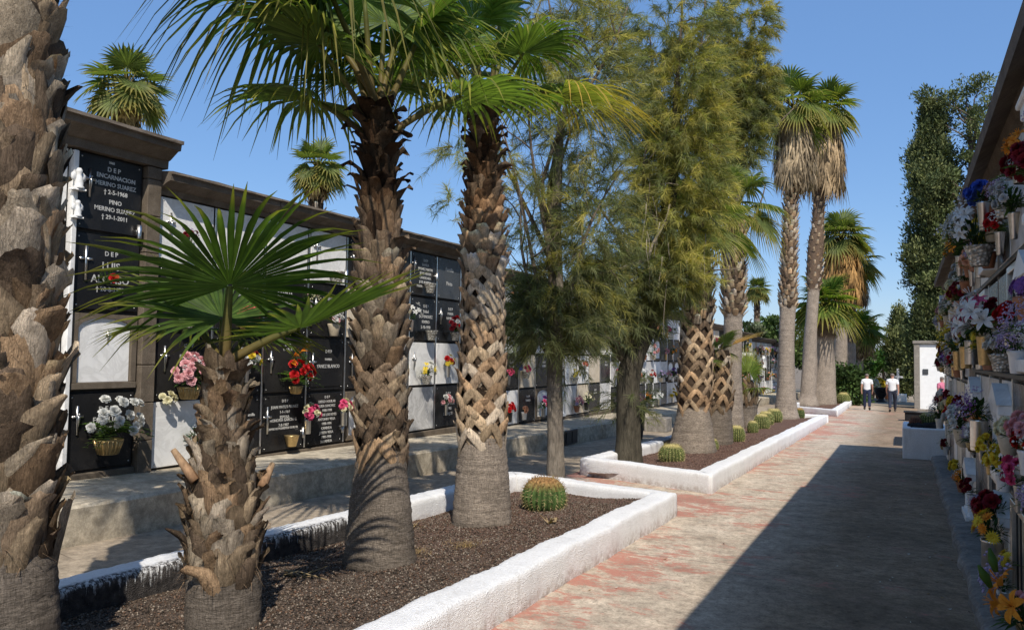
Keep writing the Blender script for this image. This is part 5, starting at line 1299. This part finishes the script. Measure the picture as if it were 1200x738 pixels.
for i in range(16):   # bare hanging twigs
    a = offs(q.uniform(-.7, 1.2), q.uniform(-1.1, -.5), q.uniform(2.6, 4.6)); limb(mb, a, a + Vector((q.uniform(-.1, .1), q.uniform(-.1, .1), -q.uniform(.4, .9))), .008, .004, q, .05, 4, (.33, .28, .21))
mb.build('branches', M_BARK, t)
needle_mass('crown', t, [(.82, -.1, 4.7, .68, .8, 1.35, 570, OL), (.85, -.2, 6.0, .62, .75, 1.3, 358, OL), (.15, 0, 3.05, .8, .8, .55, 391, DG + OL[2:4]), (.72, -.2, 3.2, .4, .5, .42, 169, OL), (.6, 0, 7.6, .85, .95, 1.2, 224, OL + DG),
                         (-.25, .1, 4.5, .7, .7, .9, 98, DG + OL), (-.4, 0, 6.3, .7, .7, 1.1, 110, DG + OL), (-.25, .1, 2.3, .5, .45, .32, 165, DG), (.0, .15, 1.0, .22, .22, .22, 18, DG)], 6, wd=.0065, K=8, nl=(.11, .24))
q = random.Random(12)
t = thing('needle_tree', 'third feathery tree farther back beside the tall skirted palms', 'tree', (-4.5, 23.1, gz(23) + .12), 0, GT)
bumpy_trunk(t, [(0, 0, -.1), (0, 0, 2), offs(.1, 0, 5), offs(.3, 0, 8), offs(.5, 0, 11)], [.22, .18, .15, .11, .05], 10, (.12, .1, .08))
mb = MB()
for i in range(14): limb(mb, offs(.2, 0, 4.5 + i * .4), offs(q.uniform(-1, 2.), q.uniform(-1, 1), 6.5 + i * .45), .05, .015, q, .1)
mb.build('branches', M_BARK, t)
needle_mass('crown', t, [(.35, 0, 8.6, .5, .7, 1.4, 377, OL[1:4] + DG), (.7, 0, 9.6, .5, .7, 1.0, 246, OL + DG), (-.2, 0, 9.5, .7, .8, 1.8, 319, DG + OL), (.4, 0, 11.6, .8, .9, 1.2, 217, OL)], 7, K=8, Mn=8, wd=.011, nl=(.14, .30))

# ------------------------------------------------------------------ cypresses and broadleaf trees
def leaf_cloud(name, parent, ells, seed, size, pal, mat, per=26, up=.6, cl=.32, aspect=.45):
    g = np.random.default_rng(seed); allV = []; allC = []
    for (cx, cy, cz, rx, ry, rz, n) in ells:
        u = unit(g.normal(size=(n, 3))); rad = g.uniform(.3, 1., n) ** .4
        c = np.array([cx, cy, cz]) + u * rad[:, None] * np.array([rx, ry, rz]) * (1 + .16 * np.sin(u[:, :1] * 5 + u[:, 2:] * 9 + seed))
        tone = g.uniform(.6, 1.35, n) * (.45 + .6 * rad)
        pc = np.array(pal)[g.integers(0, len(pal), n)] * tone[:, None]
        k = u[:, None] * .9 + g.normal(size=(n, per, 3)) * .7 + np.array([0, 0, up]); d = unit(k)
        o = c[:, None] + g.normal(size=(n, per, 3)) * cl * .5
        s = size * g.uniform(.6, 1.3, (n, per, 1)); sd = unit(np.cross(d, g.normal(size=(n, per, 3)))) * s * aspect
        V = np.stack([o, o + d * s * .5 + sd * .5, o + d * s, o + d * s * .5 - sd * .5], 2)
        allV.append(V.reshape(-1, 3)); allC.append(np.repeat((pc[:, None] * g.uniform(.8, 1.2, (n, per, 1))).reshape(-1, 3), 4, 0))
    V = np.concatenate(allV); C = np.concatenate(allC); F = np.arange(len(V)).reshape(-1, 4)
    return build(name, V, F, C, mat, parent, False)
CY = [(.085, .11, .045), (.115, .14, .055), (.15, .17, .065), (.06, .08, .036), (.18, .195, .08)]
def simple_trunk(t, h, r, col=(.12, .09, .07), lean=(0, 0)):
    bumpy_trunk(t, [(0, 0, -.3), (lean[0] * .3, lean[1] * .3, h * .4), (lean[0], lean[1], h)], [r, r * .75, r * .3], 3, col, 12)
def cypress(label, x, y, h, r, seed, n=1., extra=()):
    t = thing('cypress', label, 'cypress tree', (x, y, gz(y)), 0, 'dark cypresses on the right'); simple_trunk(t, h * .93, .24)
    q = random.Random(seed); el = []
    k = int(h / .62)
    for i in range(k):
        z = .8 + (h - 1.2) * i / (k - 1); u = z / h; rr_ = r * (.85 + .25 * math.sin(PI * min(1, u * 1.05))) * (1 if u < .8 else max(.25, 1 - (u - .8) * 3.4))
        for j in range(3):
            a = q.uniform(0, 6.28); rad = rr_ * q.uniform(.25, .55); el.append((rad * math.cos(a), rad * math.sin(a), z + q.uniform(-.35, .35), rr_ * q.uniform(.45, .65), rr_ * q.uniform(.45, .65), q.uniform(.5, .85), int(34 * n)))
    el += list(extra)
    leaf_cloud('crown', t, el, seed, .21, CY, M_CONIF, 46, 1.1, .36, .36)
    return t
cypress('tall dense columnar cypress towering over the far end of the right wall', 1.35, 50.5, 16.6, 1.5, 3)
cypress('short dark cypress left of the white gate pillar', -.35, 60, 5.6, 1.0, 5, .9)
t = thing('cypress', 'open crowned dark cypress with ragged top just above the right roof edge', 'cypress tree', (3.2, 50, gz(50)), 0, 'dark cypresses on the right'); simple_trunk(t, 16.5, .28)
q = random.Random(4); mb = MB(); el = []
for i in range(26):
    z = q.uniform(11, 17.3); a = q.uniform(0, 6.28); L = q.uniform(.6, 2.1) if z < 17 else q.uniform(.2, 1.4); p = Vector((L * math.cos(a) * 1.05 - .35, L * math.sin(a), z + .4)); limb(mb, (0, 0, min(16, z - .8)), p, .06, .015, q, .1, 5)
    el.append((p.x, p.y, p.z, .55, .5, .38, 12))
for i in range(40):
    z = q.uniform(2, 12); a = q.uniform(0, 6.28); el.append((1.1 * math.cos(a), 1.1 * math.sin(a), z, .7, .7, .6, 9))
mb.build('branches', M_BARK, t); leaf_cloud('crown', t, el, 9, .21, CY[:3], M_CONIF, 40, .5, .34, .36)
def tree(label, x, y, h, el, seed, pal, size=.34, name='tree', cat='tree', tr=.16, per=22, group=None):
    t = thing(name, label, cat, (x, y, gz(y)), 0, group)
    if tr: simple_trunk(t, h * .8, tr)
    leaf_cloud('crown' if tr else 'leaves', t, el, seed, size, pal, M_CONIF, per, .3, .4, .6); return t
GB = 'trees beyond the far end'
BRO = [(.05, .085, .022), (.065, .105, .028), (.04, .07, .02), (.085, .12, .035)]
GRY = [(.12, .135, .075), (.15, .16, .095), (.10, .115, .065)]
tree('dark rounded evergreen shrub at the end of the far bed by the walking men', -2.95, 47.5, 2.2, [(0, 0, .95, .9, .9, .95, 130), (.1, 0, 1.5, .6, .6, .6, 40)], 1, BRO[:3], .2, 'shrub', 'shrub', .0)
tree('grey green wispy tree above the far round shrub', -3.9, 70, 6.6, [(0, 0, 4.2, 1.5, 1.4, 2.2, 110), (.7, 0, 5.2, .9, .9, 1.2, 45), (-.4, 0, 3, 1.1, 1, 1.4, 45)], 2, GRY, .34, group=GB)
tree('dense dark green tree filling the gap below the far palms', -4.2, 62, 5., [(0, 0, 2.4, 1.5, 1.5, 1.5, 150), (.6, 0, 3.6, .9, .9, .9, 60)], 3, BRO[:3], .3, group=GB)
tree('low spreading bright green tree at the end of the path', -2.0, 82, 4.2, [(0, 0, 3.0, 2.4, 2., .75, 150), (1.5, 0, 3.3, 1.4, 1.2, .6, 70), (-1.5, 0, 2.6, 1.4, 1.2, .8, 70)], 4, [(.05, .12, .02), (.07, .15, .03)], .34, group=GB)
for i, (x, y, h, r_, lb, pl) in enumerate(((-11.2, 66, 5.4, 1.5, 'olive bushy tree left of the small distant palm behind the niches', GRY + BRO), (-9.6, 68, 6.2, 1.5, 'bright green bushy tree right of the small distant palm behind the niches', BRO), (-8.6, 84, 5.5, 1.6, 'faint rounded tree between the trunks of tall palms', BRO), (-7., 96, 4.6, 1.6, 'low faint tree beside the far bed trunks', GRY))):
    tree(lb, x, y, h, [(0, 0, h - r_, r_, r_, r_, 120), (.6, 0, h - 2.6, r_, r_, 1.2, 60), (-.7, .2, h - 2.2, r_ * .8, r_, 1.2, 60)], 20 + i, pl, .34, group='trees behind the left niches')
for i, (x, y, h) in enumerate(((3.5, 95, 6.), (6, 88, 7.), (-6, 110, 5.))):
    tree(['hazy rounded tree far behind the white gate pillar', 'tall hazy tree far right behind the gate', 'hazy low tree far left of the path end', 'low hazy tree closing the end of the path'][i], x, y, h, [(0, 0, h - 2, 2., 2., 1.9, 140), (1.3, 0, h - 2.6, 1.5, 1.5, 1.4, 70), (-1.3, 0, h - 2.8, 1.6, 1.5, 1.4, 70)], 30 + i, BRO, .4, group=GB)

# ------------------------------------------------------------------ barrel cacti
def barrel(label, x, y, r, h, seed, wool=(.42, .26, .10), body=(.055, .085, .03), spine=(.62, .50, .22), z=None, top=.25, group='barrel cacti in the beds', nr=22):
    t = thing('barrel_cactus', label, 'cactus', (x, y, gz(y) + .12 if z is None else z), 0, group); q = random.Random(seed)
    n = nr * 4; m = 16; V = []; F = []; C = []
    for i in range(m + 1):
        u = i / m; ph = u * PI * .93; zz = h * (.46 - .54 * math.cos(ph)) ; rr_ = r * math.sin(min(PI, ph * .9 + .32)) ** .75 if i < m else .001
        for k in range(n):
            th = 2 * PI * k / n; rib = 1 + .075 * math.cos(nr * th) * min(1, rr_ / r * 1.3)
            V.append((rr_ * rib * math.cos(th), rr_ * rib * math.sin(th), zz)); b = .5 + .5 * math.cos(nr * th)
            cc = [body[j] * (.45 + .8 * b) for j in range(3)]
            if u > 1 - top: w_ = min(1, (u - 1 + top) / top * 1.6); cc = [cc[j] * (1 - w_) + wool[j] * w_ for j in range(3)]
            C.append(cc)
    for i in range(m):
        for k in range(n): F.append((i * n + k, i * n + (k + 1) % n, (i + 1) * n + (k + 1) % n, (i + 1) * n + k))
    build('body', V, F, C, M_VCOL, t)
    mb = MB()
    for k in range(nr):
        th = 2 * PI * k / nr
        for i in range(1, 16):
            u = (i + q.random() * .5) / 16; ph = u * PI * .93; zz = h * (.46 - .54 * math.cos(ph)); rr_ = r * math.sin(min(PI, ph * .9 + .32)) ** .75 * 1.07
            p = Vector((rr_ * math.cos(th), rr_ * math.sin(th), zz)); nr_ = Vector((math.cos(th) * math.sin(ph), math.sin(th) * math.sin(ph), -math.cos(ph))).normalized()
            for s_ in range(5):
                d = (nr_ + Vector((q.gauss(0, .7), q.gauss(0, .7), q.gauss(0, .7)))).normalized() * r * q.uniform(.13, .24); sd = d.cross(nr_ + Vector((.01, 0, 0))).normalized() * r * .012
                c = wool if (u > 1 - top and q.random() < .8) else spine
                mb.add([p - sd, p + sd, p + d], [(0, 1, 2)], (lambda km: [x_ * km for x_ in c])(q.uniform(.6, 1.1)))
    mb.build('spines', M_DRY, t, False); return t
barrel('large green barrel cactus with orange woolly top beside the slim trunk', -3.56, 8.08, .225, .34, 1, (.30, .17, .07), (.07, .115, .035), (.48, .40, .2), top=.36)
YS = dict(wool=(.5, .42, .18), body=(.10, .12, .04), spine=(.66, .58, .28))
for i, (x, y, r_, h, lb) in enumerate(((-3.56, 13.35, .20, .30, 'yellow barrel cactus nearest the front corner of the middle bed'), (-3.42, 15.75, .13, .24, 'small yellow cactus at right foot of the thick flared palm'), (-3.38, 18.1, .17, .36, 'taller yellow cactus right of the short dry leafed palm'),
        (-3.5, 20.9, .13, .32, 'narrow yellow cactus right of the smooth grey palm'), (-3.55, 22.6, .2, .42, 'plump yellow cactus in front of the young fan palm'), (-3.75, 24.6, .22, .40, 'pale yellow cactus third from the far end of the middle bed'),
        (-3.75, 26.2, .24, .42, 'round yellow cactus left of the tall slender palm foot'), (-3.3, 29.0, .15, .36, 'dark shaded cactus right of the tall slender palm foot'), (-3.0, 45.3, .3, .6, 'yellow cactus at the foot of the far bed palms'))):
    barrel(lb, x, y, r_, h, 5 + i, **(YS if i != 7 else {}))
for x, y, s_, lb in ((-4.0, 25.6, .28, 'reddish brown low succulent clump left of the round yellow cactus'), (-4.15, 24.2, .22, 'small reddish succulent clump near the young fan palm')):
    t = thing('succulent', lb, 'succulent', (x, y, gz(y) + .12)); mb = MB(); q = random.Random(int(y * 10))
    for i in range(90):
        d = Vector((q.gauss(0, 1), q.gauss(0, 1), abs(q.gauss(.4, .6)))).normalized(); p = d * s_ * q.uniform(.2, .8); e = p + d * s_ * .45; sd = d.cross(UP).normalized() * s_ * .07
        mb.add([p - sd, p + sd, e], [(0, 1, 2)], (lambda km: [x_ * km for x_ in (.26, .11, .06)])(q.uniform(.6, 1.3)))
    mb.build('leaves', M_DRY, t, False)
# dry grass tufts and litter on the near gravel
for x, y, lb in ((-3.35, 6.0, 'straw coloured tuft of dry grass right of the second palm foot'), (-3.62, 5.55, 'dry straw scattered at the foot of the second palm')):
    t = thing('dry_grass', lb, 'dry grass', (x, y, gz(y) + .13)); mb = MB(); q = random.Random(int(x * -100))
    for i in range(220):
        a = q.uniform(0, 6.28); r_ = abs(q.gauss(0, .09)); p = Vector((r_ * math.cos(a) * 1.4, r_ * math.sin(a), 0)); d = Vector((q.gauss(0, 1), q.gauss(0, 1), q.uniform(.05, .7))).normalized() * q.uniform(.03, .09); sd = d.cross(UP).normalized() * .0018
        mb.add([p - sd, p + sd, p + d], [(0, 1, 2)], (lambda km: [x_ * km for x_ in (.36, .25, .11)])(q.uniform(.6, 1.2)))
    mb.build('blades', M_DRY, t, False)

q = random.Random(77)
for x, y, rz_, lb in ((-4.05, 4.55, .6, 'fallen dry brown leaf strip on gravel left of the second palm'), (-3.05, 7.2, 2.2, 'pale dry leaf scrap on gravel in front of the third palm'), (-4.25, 6.4, 1.4, 'curled dry leaf piece by the left kerb between second and third palms')):
    t = thing('fallen_leaf', lb, 'fallen leaf', (x, y, gz(y) + .125 + .055 * (x + 3.6)), rz_); mb = MB()
    for k in range(4):
        L = q.uniform(.18, .4); o_ = q.uniform(-.03, .03); pts = [Vector((L * u, o_ + .06 * (k - 1.5) * u, .012 + .03 * math.sin(u * 5 + k))) for u in (0, .3, .6, 1)]
        v = []
        for i, p in enumerate(pts): w_ = .016 * (1.1 - i / 3); v += [p - Vector((0, w_, -.006)), p, p + Vector((0, w_, .006))]
        mb.add(v, [(i * 3 + j, i * 3 + j + 1, i * 3 + j + 4, i * 3 + j + 3) for i in range(3) for j in range(2)], (.34, .25, .14))
    mb.build('blade', M_DRY, t, False)
# ------------------------------------------------------------------ other furniture
# planter on the right of the path
t = thing('stone_planter', 'white roughcast planter box holding black lava and a cactus beyond the right wall', 'planter', (0, 0, gz(18.4)))
mb = MB(); mb.box(-.10, .70, 18.05, 18.22, -.06, .62, None, .02); mb.box(-.10, .06, 18.221, 19.9, -.06, .62, None, .02); mb.box(.56, .70, 18.221, 19.9, -.06, .62, None, .02); mb.box(.061, .559, 19.74, 19.9, -.06, .62, None, .02)
k = mb.build('box_wall', M_KERB, t, False)
a = k.data.attributes.new('hgt', 'FLOAT', 'POINT'); a.data.foreach_set('value', [.3] * len(k.data.vertices))
mb = MB(); mb.box(.065, .555, 18.225, 19.735, .2, .5); mb.build('soil', M_LAVA, t, False)
q = random.Random(2)
for i in range(11):
    o = thing('lava_rock', 'rough black lava rock heaped in the white planter', 'rock', (.12 + .09 * (i % 5) + q.uniform(-.02, .02), 18.32 + .2 * (i // 5) + q.uniform(-.03, .03), gz(18.4) + .54 + .06 * q.random()), 0, 'black lava rocks in the planter')
    mb = MB(); mb.blob((0, 0, 0), q.uniform(.10, .16), 3, .12, None, (1, 1, .9)); mb.build('rock', M_LAVA, o)
barrel('yellow barrel cactus on top of the white planter at right', .38, 18.9, .17, .32, 40, z=gz(18.9) + .58, group=None, **YS)
barrel('small rusty brown cactus left of the yellow one on the white planter', .14, 18.75, .11, .2, 41, z=gz(18.9) + .62, group=None, wool=(.3, .15, .08), body=(.14, .07, .05), spine=(.35, .2, .12))
# gate pillar and white wall beyond
t = thing('gate_wall', 'sunlit white wall with grey stone pillar at the far end of the path', 'wall', (0, 0, gz(46)))
mb = MB(); mb.box(.30, .56, 46, 46.5, -.1, 3.3, None, .015); mb.build('pillar', M_GSTONE, t, False)
mb = MB(); mb.box(.562, 6.5, 46.08, 46.4, -.1, 3.28, None, .01); mb.build('wall', M_WPAINT, t, False)
mb = MB(); mb.box(.24, 6.5, 45.94, 46.56, 3.301, 3.46, None, .02); mb.build('coping', M_GSTONE, t, False)
mb = MB(); mb.box(.7, .95, 46.03, 46.075, 1.75, 2.02, None, .01); mb.build('plaque', M_GREYG, t, False)
t = thing('plinth', 'low black stone plinth across the path behind the white planter', 'plinth', (0, 0, gz(33)))
mb = MB(); mb.box(-.1, 1.1, 33, 33.7, -.05, .3, None, .02); mb.box(-.14, 1.14, 32.95, 33.75, .301, .34, None, .01); mb.build('body', M_BLACK, t, False)
t = thing('dark_band', 'dark ribbed band set in the path left of the white planter', 'band', (0, 0, gz(22)))  # flat dark band with thin raised bars across it
mb = MB(); mb.box(-.32, -.12, 21.2, 23.6, -.02, .02, None, .008)
for i in range(14): mb.box(-.3, -.14, 21.3 + i * .16, 21.38 + i * .16, .0205, .03)
mb.build('plate', M_IRON, t, False)
# white pedestal with ball
t = thing('gate_post', 'white square post topped by a ball at the corner of the far bed', 'post', (-4.72, 37.0, gz(37)))
mb = MB(); mb.box(-.19, .19, -.19, .19, -.02, .22, None, .015); mb.box(-.145, .145, -.145, .145, .221, 1.28, None, .012); mb.build('shaft', M_WPAINT, t, False)
mb = MB(); mb.box(-.2, .2, -.2, .2, 1.281, 1.34, None, .012); mb.box(-.24, .24, -.24, .24, 1.341, 1.42, None, .015); mb.build('cap', M_WPAINT, t, False)
mb = MB(); mb.lathe([(.0, 1.42), (.13, 1.421), (.08, 1.46), (.1, 1.5), (.17, 1.58), (.185, 1.66), (.16, 1.75), (.09, 1.81), (0, 1.83)], 20); mb.build('ball', M_WPAINT, t)
# back lane pots
t = thing('planter_pot', 'tall tapered black pot with spiky grass behind the thick leaning trunk', 'plant pot', (-5.72, 18.3, gz(18.3)))
mb = MB(); mb.lathe([(.13, 0), (.14, .01), (.21, .66), (.235, .67), (.235, .72), (.2, .72), (.17, .55), (0, .55)], 24); mb.build('pot', M_BPLAST, t)
mb = MB(); q = random.Random(6)
for i in range(120):
    a = q.uniform(0, 6.28); L = q.uniform(.3, .6); d = Vector((math.cos(a) * .5, math.sin(a) * .5, q.uniform(.4, 1.))).normalized(); p0 = Vector((0, 0, .58)); p1 = p0 + d * L * .6; p2 = p0 + d * L - Vector((0, 0, .12)); sd = d.cross(UP).normalized() * .008
    mb.add([p0 - sd, p0 + sd, p1 + sd, p1 - sd, p2], [(0, 1, 2, 3), (3, 2, 4)], (lambda km: [x_ * km for x_ in (.07, .09, .03)])(q.uniform(.6, 1.3)))
mb.build('grass', M_LEAF, t, False)
t = thing('trough', 'empty square grey concrete trough on the back lane by the terrace', 'trough', (-6.05, 21.3, gz(21.3)))
mb = MB(); mb.box(-.3, .3, -.3, -.22, 0, .38, None, .015); mb.box(-.3, .3, .22, .3, 0, .38, None, .015); mb.box(-.3, -.22, -.219, .219, 0, .38, None, .015); mb.box(.22, .3, -.219, .219, 0, .38, None, .015); mb.box(-.219, .219, -.219, .219, 0, .2); mb.build('body', M_RKERB, t, False)
t = thing('drain_box', 'black painted square opening in the terrace step behind the slim trunk', 'drain', (-6.52, 16.1, gz(16.1)))
mb = MB(); mb.box(-.03, .05, -.36, .36, .02, .33, None, .01); mb.build('body', M_BPLAST, t, False)
mb = MB(); mb.box(.051, .062, -.3, -.02, .06, .29); mb.box(.051, .062, .02, .3, .06, .29); mb.build('grate', M_IRON, t, False)
# flower heaps at the end of the path
for i, (x, y, c, lb) in enumerate(((-2.1, 57, 'cream', 'big heap of cream wreath flowers between the two walking men far away'), (-1.2, 59, 'white', 'white wreath flowers behind the right walking man'), (-1.7, 58, 'yellow', 'yellowish wreath flowers by the dark urn far away'))):
    bouquet(lb, (x, y, gz(y) + .1), 1, [('carnation', c, 16), ('carnation', 'white', 8)], 'terracotta', .55, .16, 'bush', .7, 'wreaths at the end of the path', .1, 3.)
t = thing('urn', 'dark stone urn standing far down the path between the men', 'urn', (-1.45, 54.5, gz(54.5)))
mb = MB(); mb.lathe([(.3, 0), (.32, .06), (.18, .12), (.16, .25), (.34, .55), (.42, .85), (.44, .9), (.38, .9), (.3, .7), (0, .7)], 20); mb.build('body', M_BLACK, t)
t = thing('tomb', 'white tomb slab with upright cross far behind the right man', 'tomb', (-.55, 57, gz(57)))
mb = MB(); mb.box(-.5, .5, -.4, .4, 0, .5, None, .03); mb.build('slab', M_WHITE, t, False); mb = MB(); mb.box(-.07, .07, -.05, .05, .501, 2.1, None, .01); mb.box(-.4, .4, -.049, .049, 1.5, 1.63, None, .01); mb.build('cross', M_WHITE, t, False)
# fallen leaves and petals on the path
mb = MB(); q = random.Random(15)
for i in range(150):
    x = q.uniform(-2.3, .4) if q.random() < .4 else .4 - abs(q.gauss(0, .35)); y = q.uniform(4.3, 20); a = q.uniform(0, 6.28); L = q.uniform(.008, .022); z = gz(y) + .006
    c = q.choice([(.5, .48, .42), (.25, .16, .08), (.1, .07, .05), (.6, .55, .5), (.3, .2, .1)])
    mb.add([(x + L * math.cos(a + b) * s_, y + L * math.sin(a + b) * s_, z + h_) for b, s_, h_ in ((0, 1, .004), (1.5, .45, 0), (PI, 1, .006), (-1.5, .45, .001))], [(0, 1, 2, 3)], c)
o = mb.build('litter', M_DRY, None, False); o['kind'] = 'stuff'

# ------------------------------------------------------------------ people
def skin_mesh(name, verts, edges, radii, mat, parent, root=0, sub=2):
    me = bpy.data.meshes.new(name); me.from_pydata(verts, edges, []); ob = bpy.data.objects.new(name, me); COL.objects.link(ob)
    ms = ob.modifiers.new('skin', 'SKIN'); ms.use_smooth_shade = True
    for i, r in enumerate(radii):
        sv = me.skin_vertices[0].data[i]; sv.radius = (r, r) if isinstance(r, (int, float)) else r; sv.use_root = (i == root)
    sd = ob.modifiers.new('sub', 'SUBSURF'); sd.levels = sd.render_levels = sub
    dg = bpy.context.evaluated_depsgraph_get(); m2 = bpy.data.meshes.new_from_object(ob.evaluated_get(dg)); bpy.data.objects.remove(ob)
    m2.materials.clear(); m2.materials.append(mat); m2.polygons.foreach_set('use_smooth', [True] * len(m2.polygons))
    o = bpy.data.objects.new(name, m2); COL.objects.link(o); o.parent = parent; return o
M_SKIN = plain('skin', (.42, .22, .15), .55, 0, .1, 8); M_TEE = plain('white_cotton', (.74, .74, .73), .9, 0, .06, 9, .3); M_NAVY = plain('navy_denim', (.014, .022, .055), .9, 0, .25, 14, .4)
M_PINK = plain('pink_cotton', (.55, .16, .24), .9, 0, .1, 9, .3); M_HAIR = plain('grey_hair', (.16, .13, .11), .8, 0, .3, 60, .5); M_SHOE = plain('dark_shoe', (.03, .025, .022), .6, 0, .2, 20)
def person(label, x, y, hgt, shirt, stride, seed, rz=0., pants=None):
    """walks towards +Y (away from the camera)"""
    t = thing('person', label, 'person', (x, y, gz(y)), rz); s = hgt / 1.75; pants = pants or M_NAVY
    a, b = stride     # forward reach of left / right foot
    H = [(0, 0, .95), (0, .01, 1.12), (0, .0, 1.3), (0, -.01, 1.43), (0, 0, 1.50), (0, .015, 1.58), (0, .02, 1.66), (0, .015, 1.72)]
    R_ = [(.145, .105), (.135, .10), (.155, .105), (.12, .08), .055, (.075, .085), (.078, .092), .055]
    E_ = [(i, i + 1) for i in range(7)]
    V = [Vector(p) for p in H]; rad = list(R_)
    def chain(start, pts, rs):
        p = start
        for q_, r in zip(pts, rs): V.append(Vector(q_)); rad.append(r); E_.append((p, len(V) - 1)); p = len(V) - 1
        return p
    arms = []; legs = []
    for sx, f in ((-1, -a * .5), (1, -b * .5)):
        pts = [(sx * .19, -.01, 1.41), (sx * .235, f * .25 - .02, 1.15), (sx * .245, f * .8 + .03, .92), (sx * .235, f * .9 + .05, .83)]
        e = chain(3, pts, [.058, .045, .034, .036]); arms.append(pts)
        for k in range(4): chain(e, [(sx * (.235 - .004), f * .9 + .05 + .018 * (k - 1.5), .785 - .004 * abs(k - 1.5)), (sx * .222, f * .9 + .055 + .018 * (k - 1.5), .745 - .006 * abs(k - 1.5))], [.010, .008])
        chain(e, [(sx * .20, f * .9 + .085, .80), (sx * .195, f * .9 + .095, .77)], [.011, .009])
    for sx, f in ((-1, a), (1, b)):
        back = f < 0
        pts = [(sx * .095, 0, .88), (sx * .10, f * .45 + .03, .50), (sx * .10, f + (-.05 if back else 0), .11 + (.05 if back else 0)), (sx * .11, f + .12, .045 + (.0 if back else .02))]
        chain(0, pts, [.092, .064, .045, .038]); legs.append(pts)
    V = [v * s for v in V]; rad = [tuple(x_ * s for x_ in r) if isinstance(r, tuple) else r * s for r in rad]
    body = skin_mesh('body', V, E_, rad, M_SKIN, t)
    # face: nose, ears, eyes
    mb = MB(); mb.tube([(0, .095 * s, 1.655 * s), (0, .12 * s, 1.625 * s), (0, .10 * s, 1.61 * s)], [.006, .013, .01], 6); mb.build('nose', M_SKIN, t)
    for sx in (-1, 1):
        mb = MB(); mb.blob((sx * .082 * s, .01 * s, 1.645 * s), .026 * s, 2, 0, None, (.4, .7, 1.15)); mb.build('ear', M_SKIN, t)
        mb = MB(); mb.blob((sx * .03 * s, .093 * s, 1.66 * s), .011, 1, 0); mb.build('eye', M_SHOE, t)
    mb = MB(); mb.box(-.022 * s, .022 * s, .078 * s, .094 * s, 1.578 * s, 1.586 * s); mb.build('mouth', plain('lip', (.3, .11, .09), .5, 0, .1, 8), t)
    hv, hf = ICO[3]; vs = []
    for p in hv: vs.append((p[0] * .088 * s, (.012 + p[1] * .102) * s, (1.662 + p[2] * .082) * s))
    keep = [f for f in hf if all(not (hv[i][1] > .35 and hv[i][2] < .62) and hv[i][2] > -.35 for i in f)]
    mb = MB(); mb.add(vs, keep); mb.build('hair', M_HAIR, t)
    # shirt: torso and short sleeves
    SV = [Vector(p) for p in [(0, .0, .84), (0, .01, 1.06), (0, 0, 1.28), (0, -.01, 1.43), (0, 0, 1.515)]]; sr = [(.178, .125), (.168, .122), (.182, .13), (.14, .098), .07]; se = [(i, i + 1) for i in range(4)]
    for pts in arms:
        p = 3
        for q_, r in ((pts[0], .075), (Vector(pts[0]).lerp(Vector(pts[1]), .75), .066)): SV.append(Vector(q_)); sr.append(r); se.append((p, len(SV) - 1)); p = len(SV) - 1
    skin_mesh('shirt', [v * s for v in SV], se, [tuple(x_ * s for x_ in r) if isinstance(r, tuple) else r * s for r in sr], shirt, t)
    TV = [Vector((0, .0, 1.06)), Vector((0, .0, .90))]; tr_ = [(.155, .112), (.165, .125)]; te = [(0, 1)]
    for pts in legs:
        p = 1
        for q_, r in ((pts[0], .105), (Vector(pts[0]).lerp(Vector(pts[1]), .55), .09), (pts[1], .078), (Vector(pts[1]).lerp(Vector(pts[2]), .6), .07), (pts[2], .066)): TV.append(Vector(q_)); tr_.append(r); te.append((p, len(TV) - 1)); p = len(TV) - 1
    skin_mesh('trousers', [v * s for v in TV], te, [tuple(x_ * s for x_ in r) if isinstance(r, tuple) else r * s for r in tr_], pants, t)
    for pts in legs:
        e = Vector(pts[2]); f = Vector(pts[3]); zt = .03 if f.z < .05 else .035
        mb = MB(); mb.tube([Vector((e.x, e.y - .07, e.z - .05)) * s, Vector((e.x, e.y, e.z - .045)) * s, Vector((f.x, f.y - .03, f.z + .002)) * s, Vector((f.x, f.y + .06, f.z - .008)) * s], [.035, .05, .046, .028], 10); mb.build('shoe', M_SHOE, t)
    return t
person('left walking man in white t-shirt and dark blue jeans seen from behind', -1.72, 41.5, 1.72, M_TEE, (.16, -.14), 1, R(5))
person('right walking man in white t-shirt and dark blue jeans, one hand swinging', -.62, 40.6, 1.76, M_TEE, (-.30, .26), 2, 0, plain('dark_trousers', (.018, .022, .04), .9, 0, .25, 14, .4))
person('person in pink top half hidden behind the end of the right wall flowers', 1.26, 37.0, 1.66, M_PINK, (.05, -.05), 3, R(40))
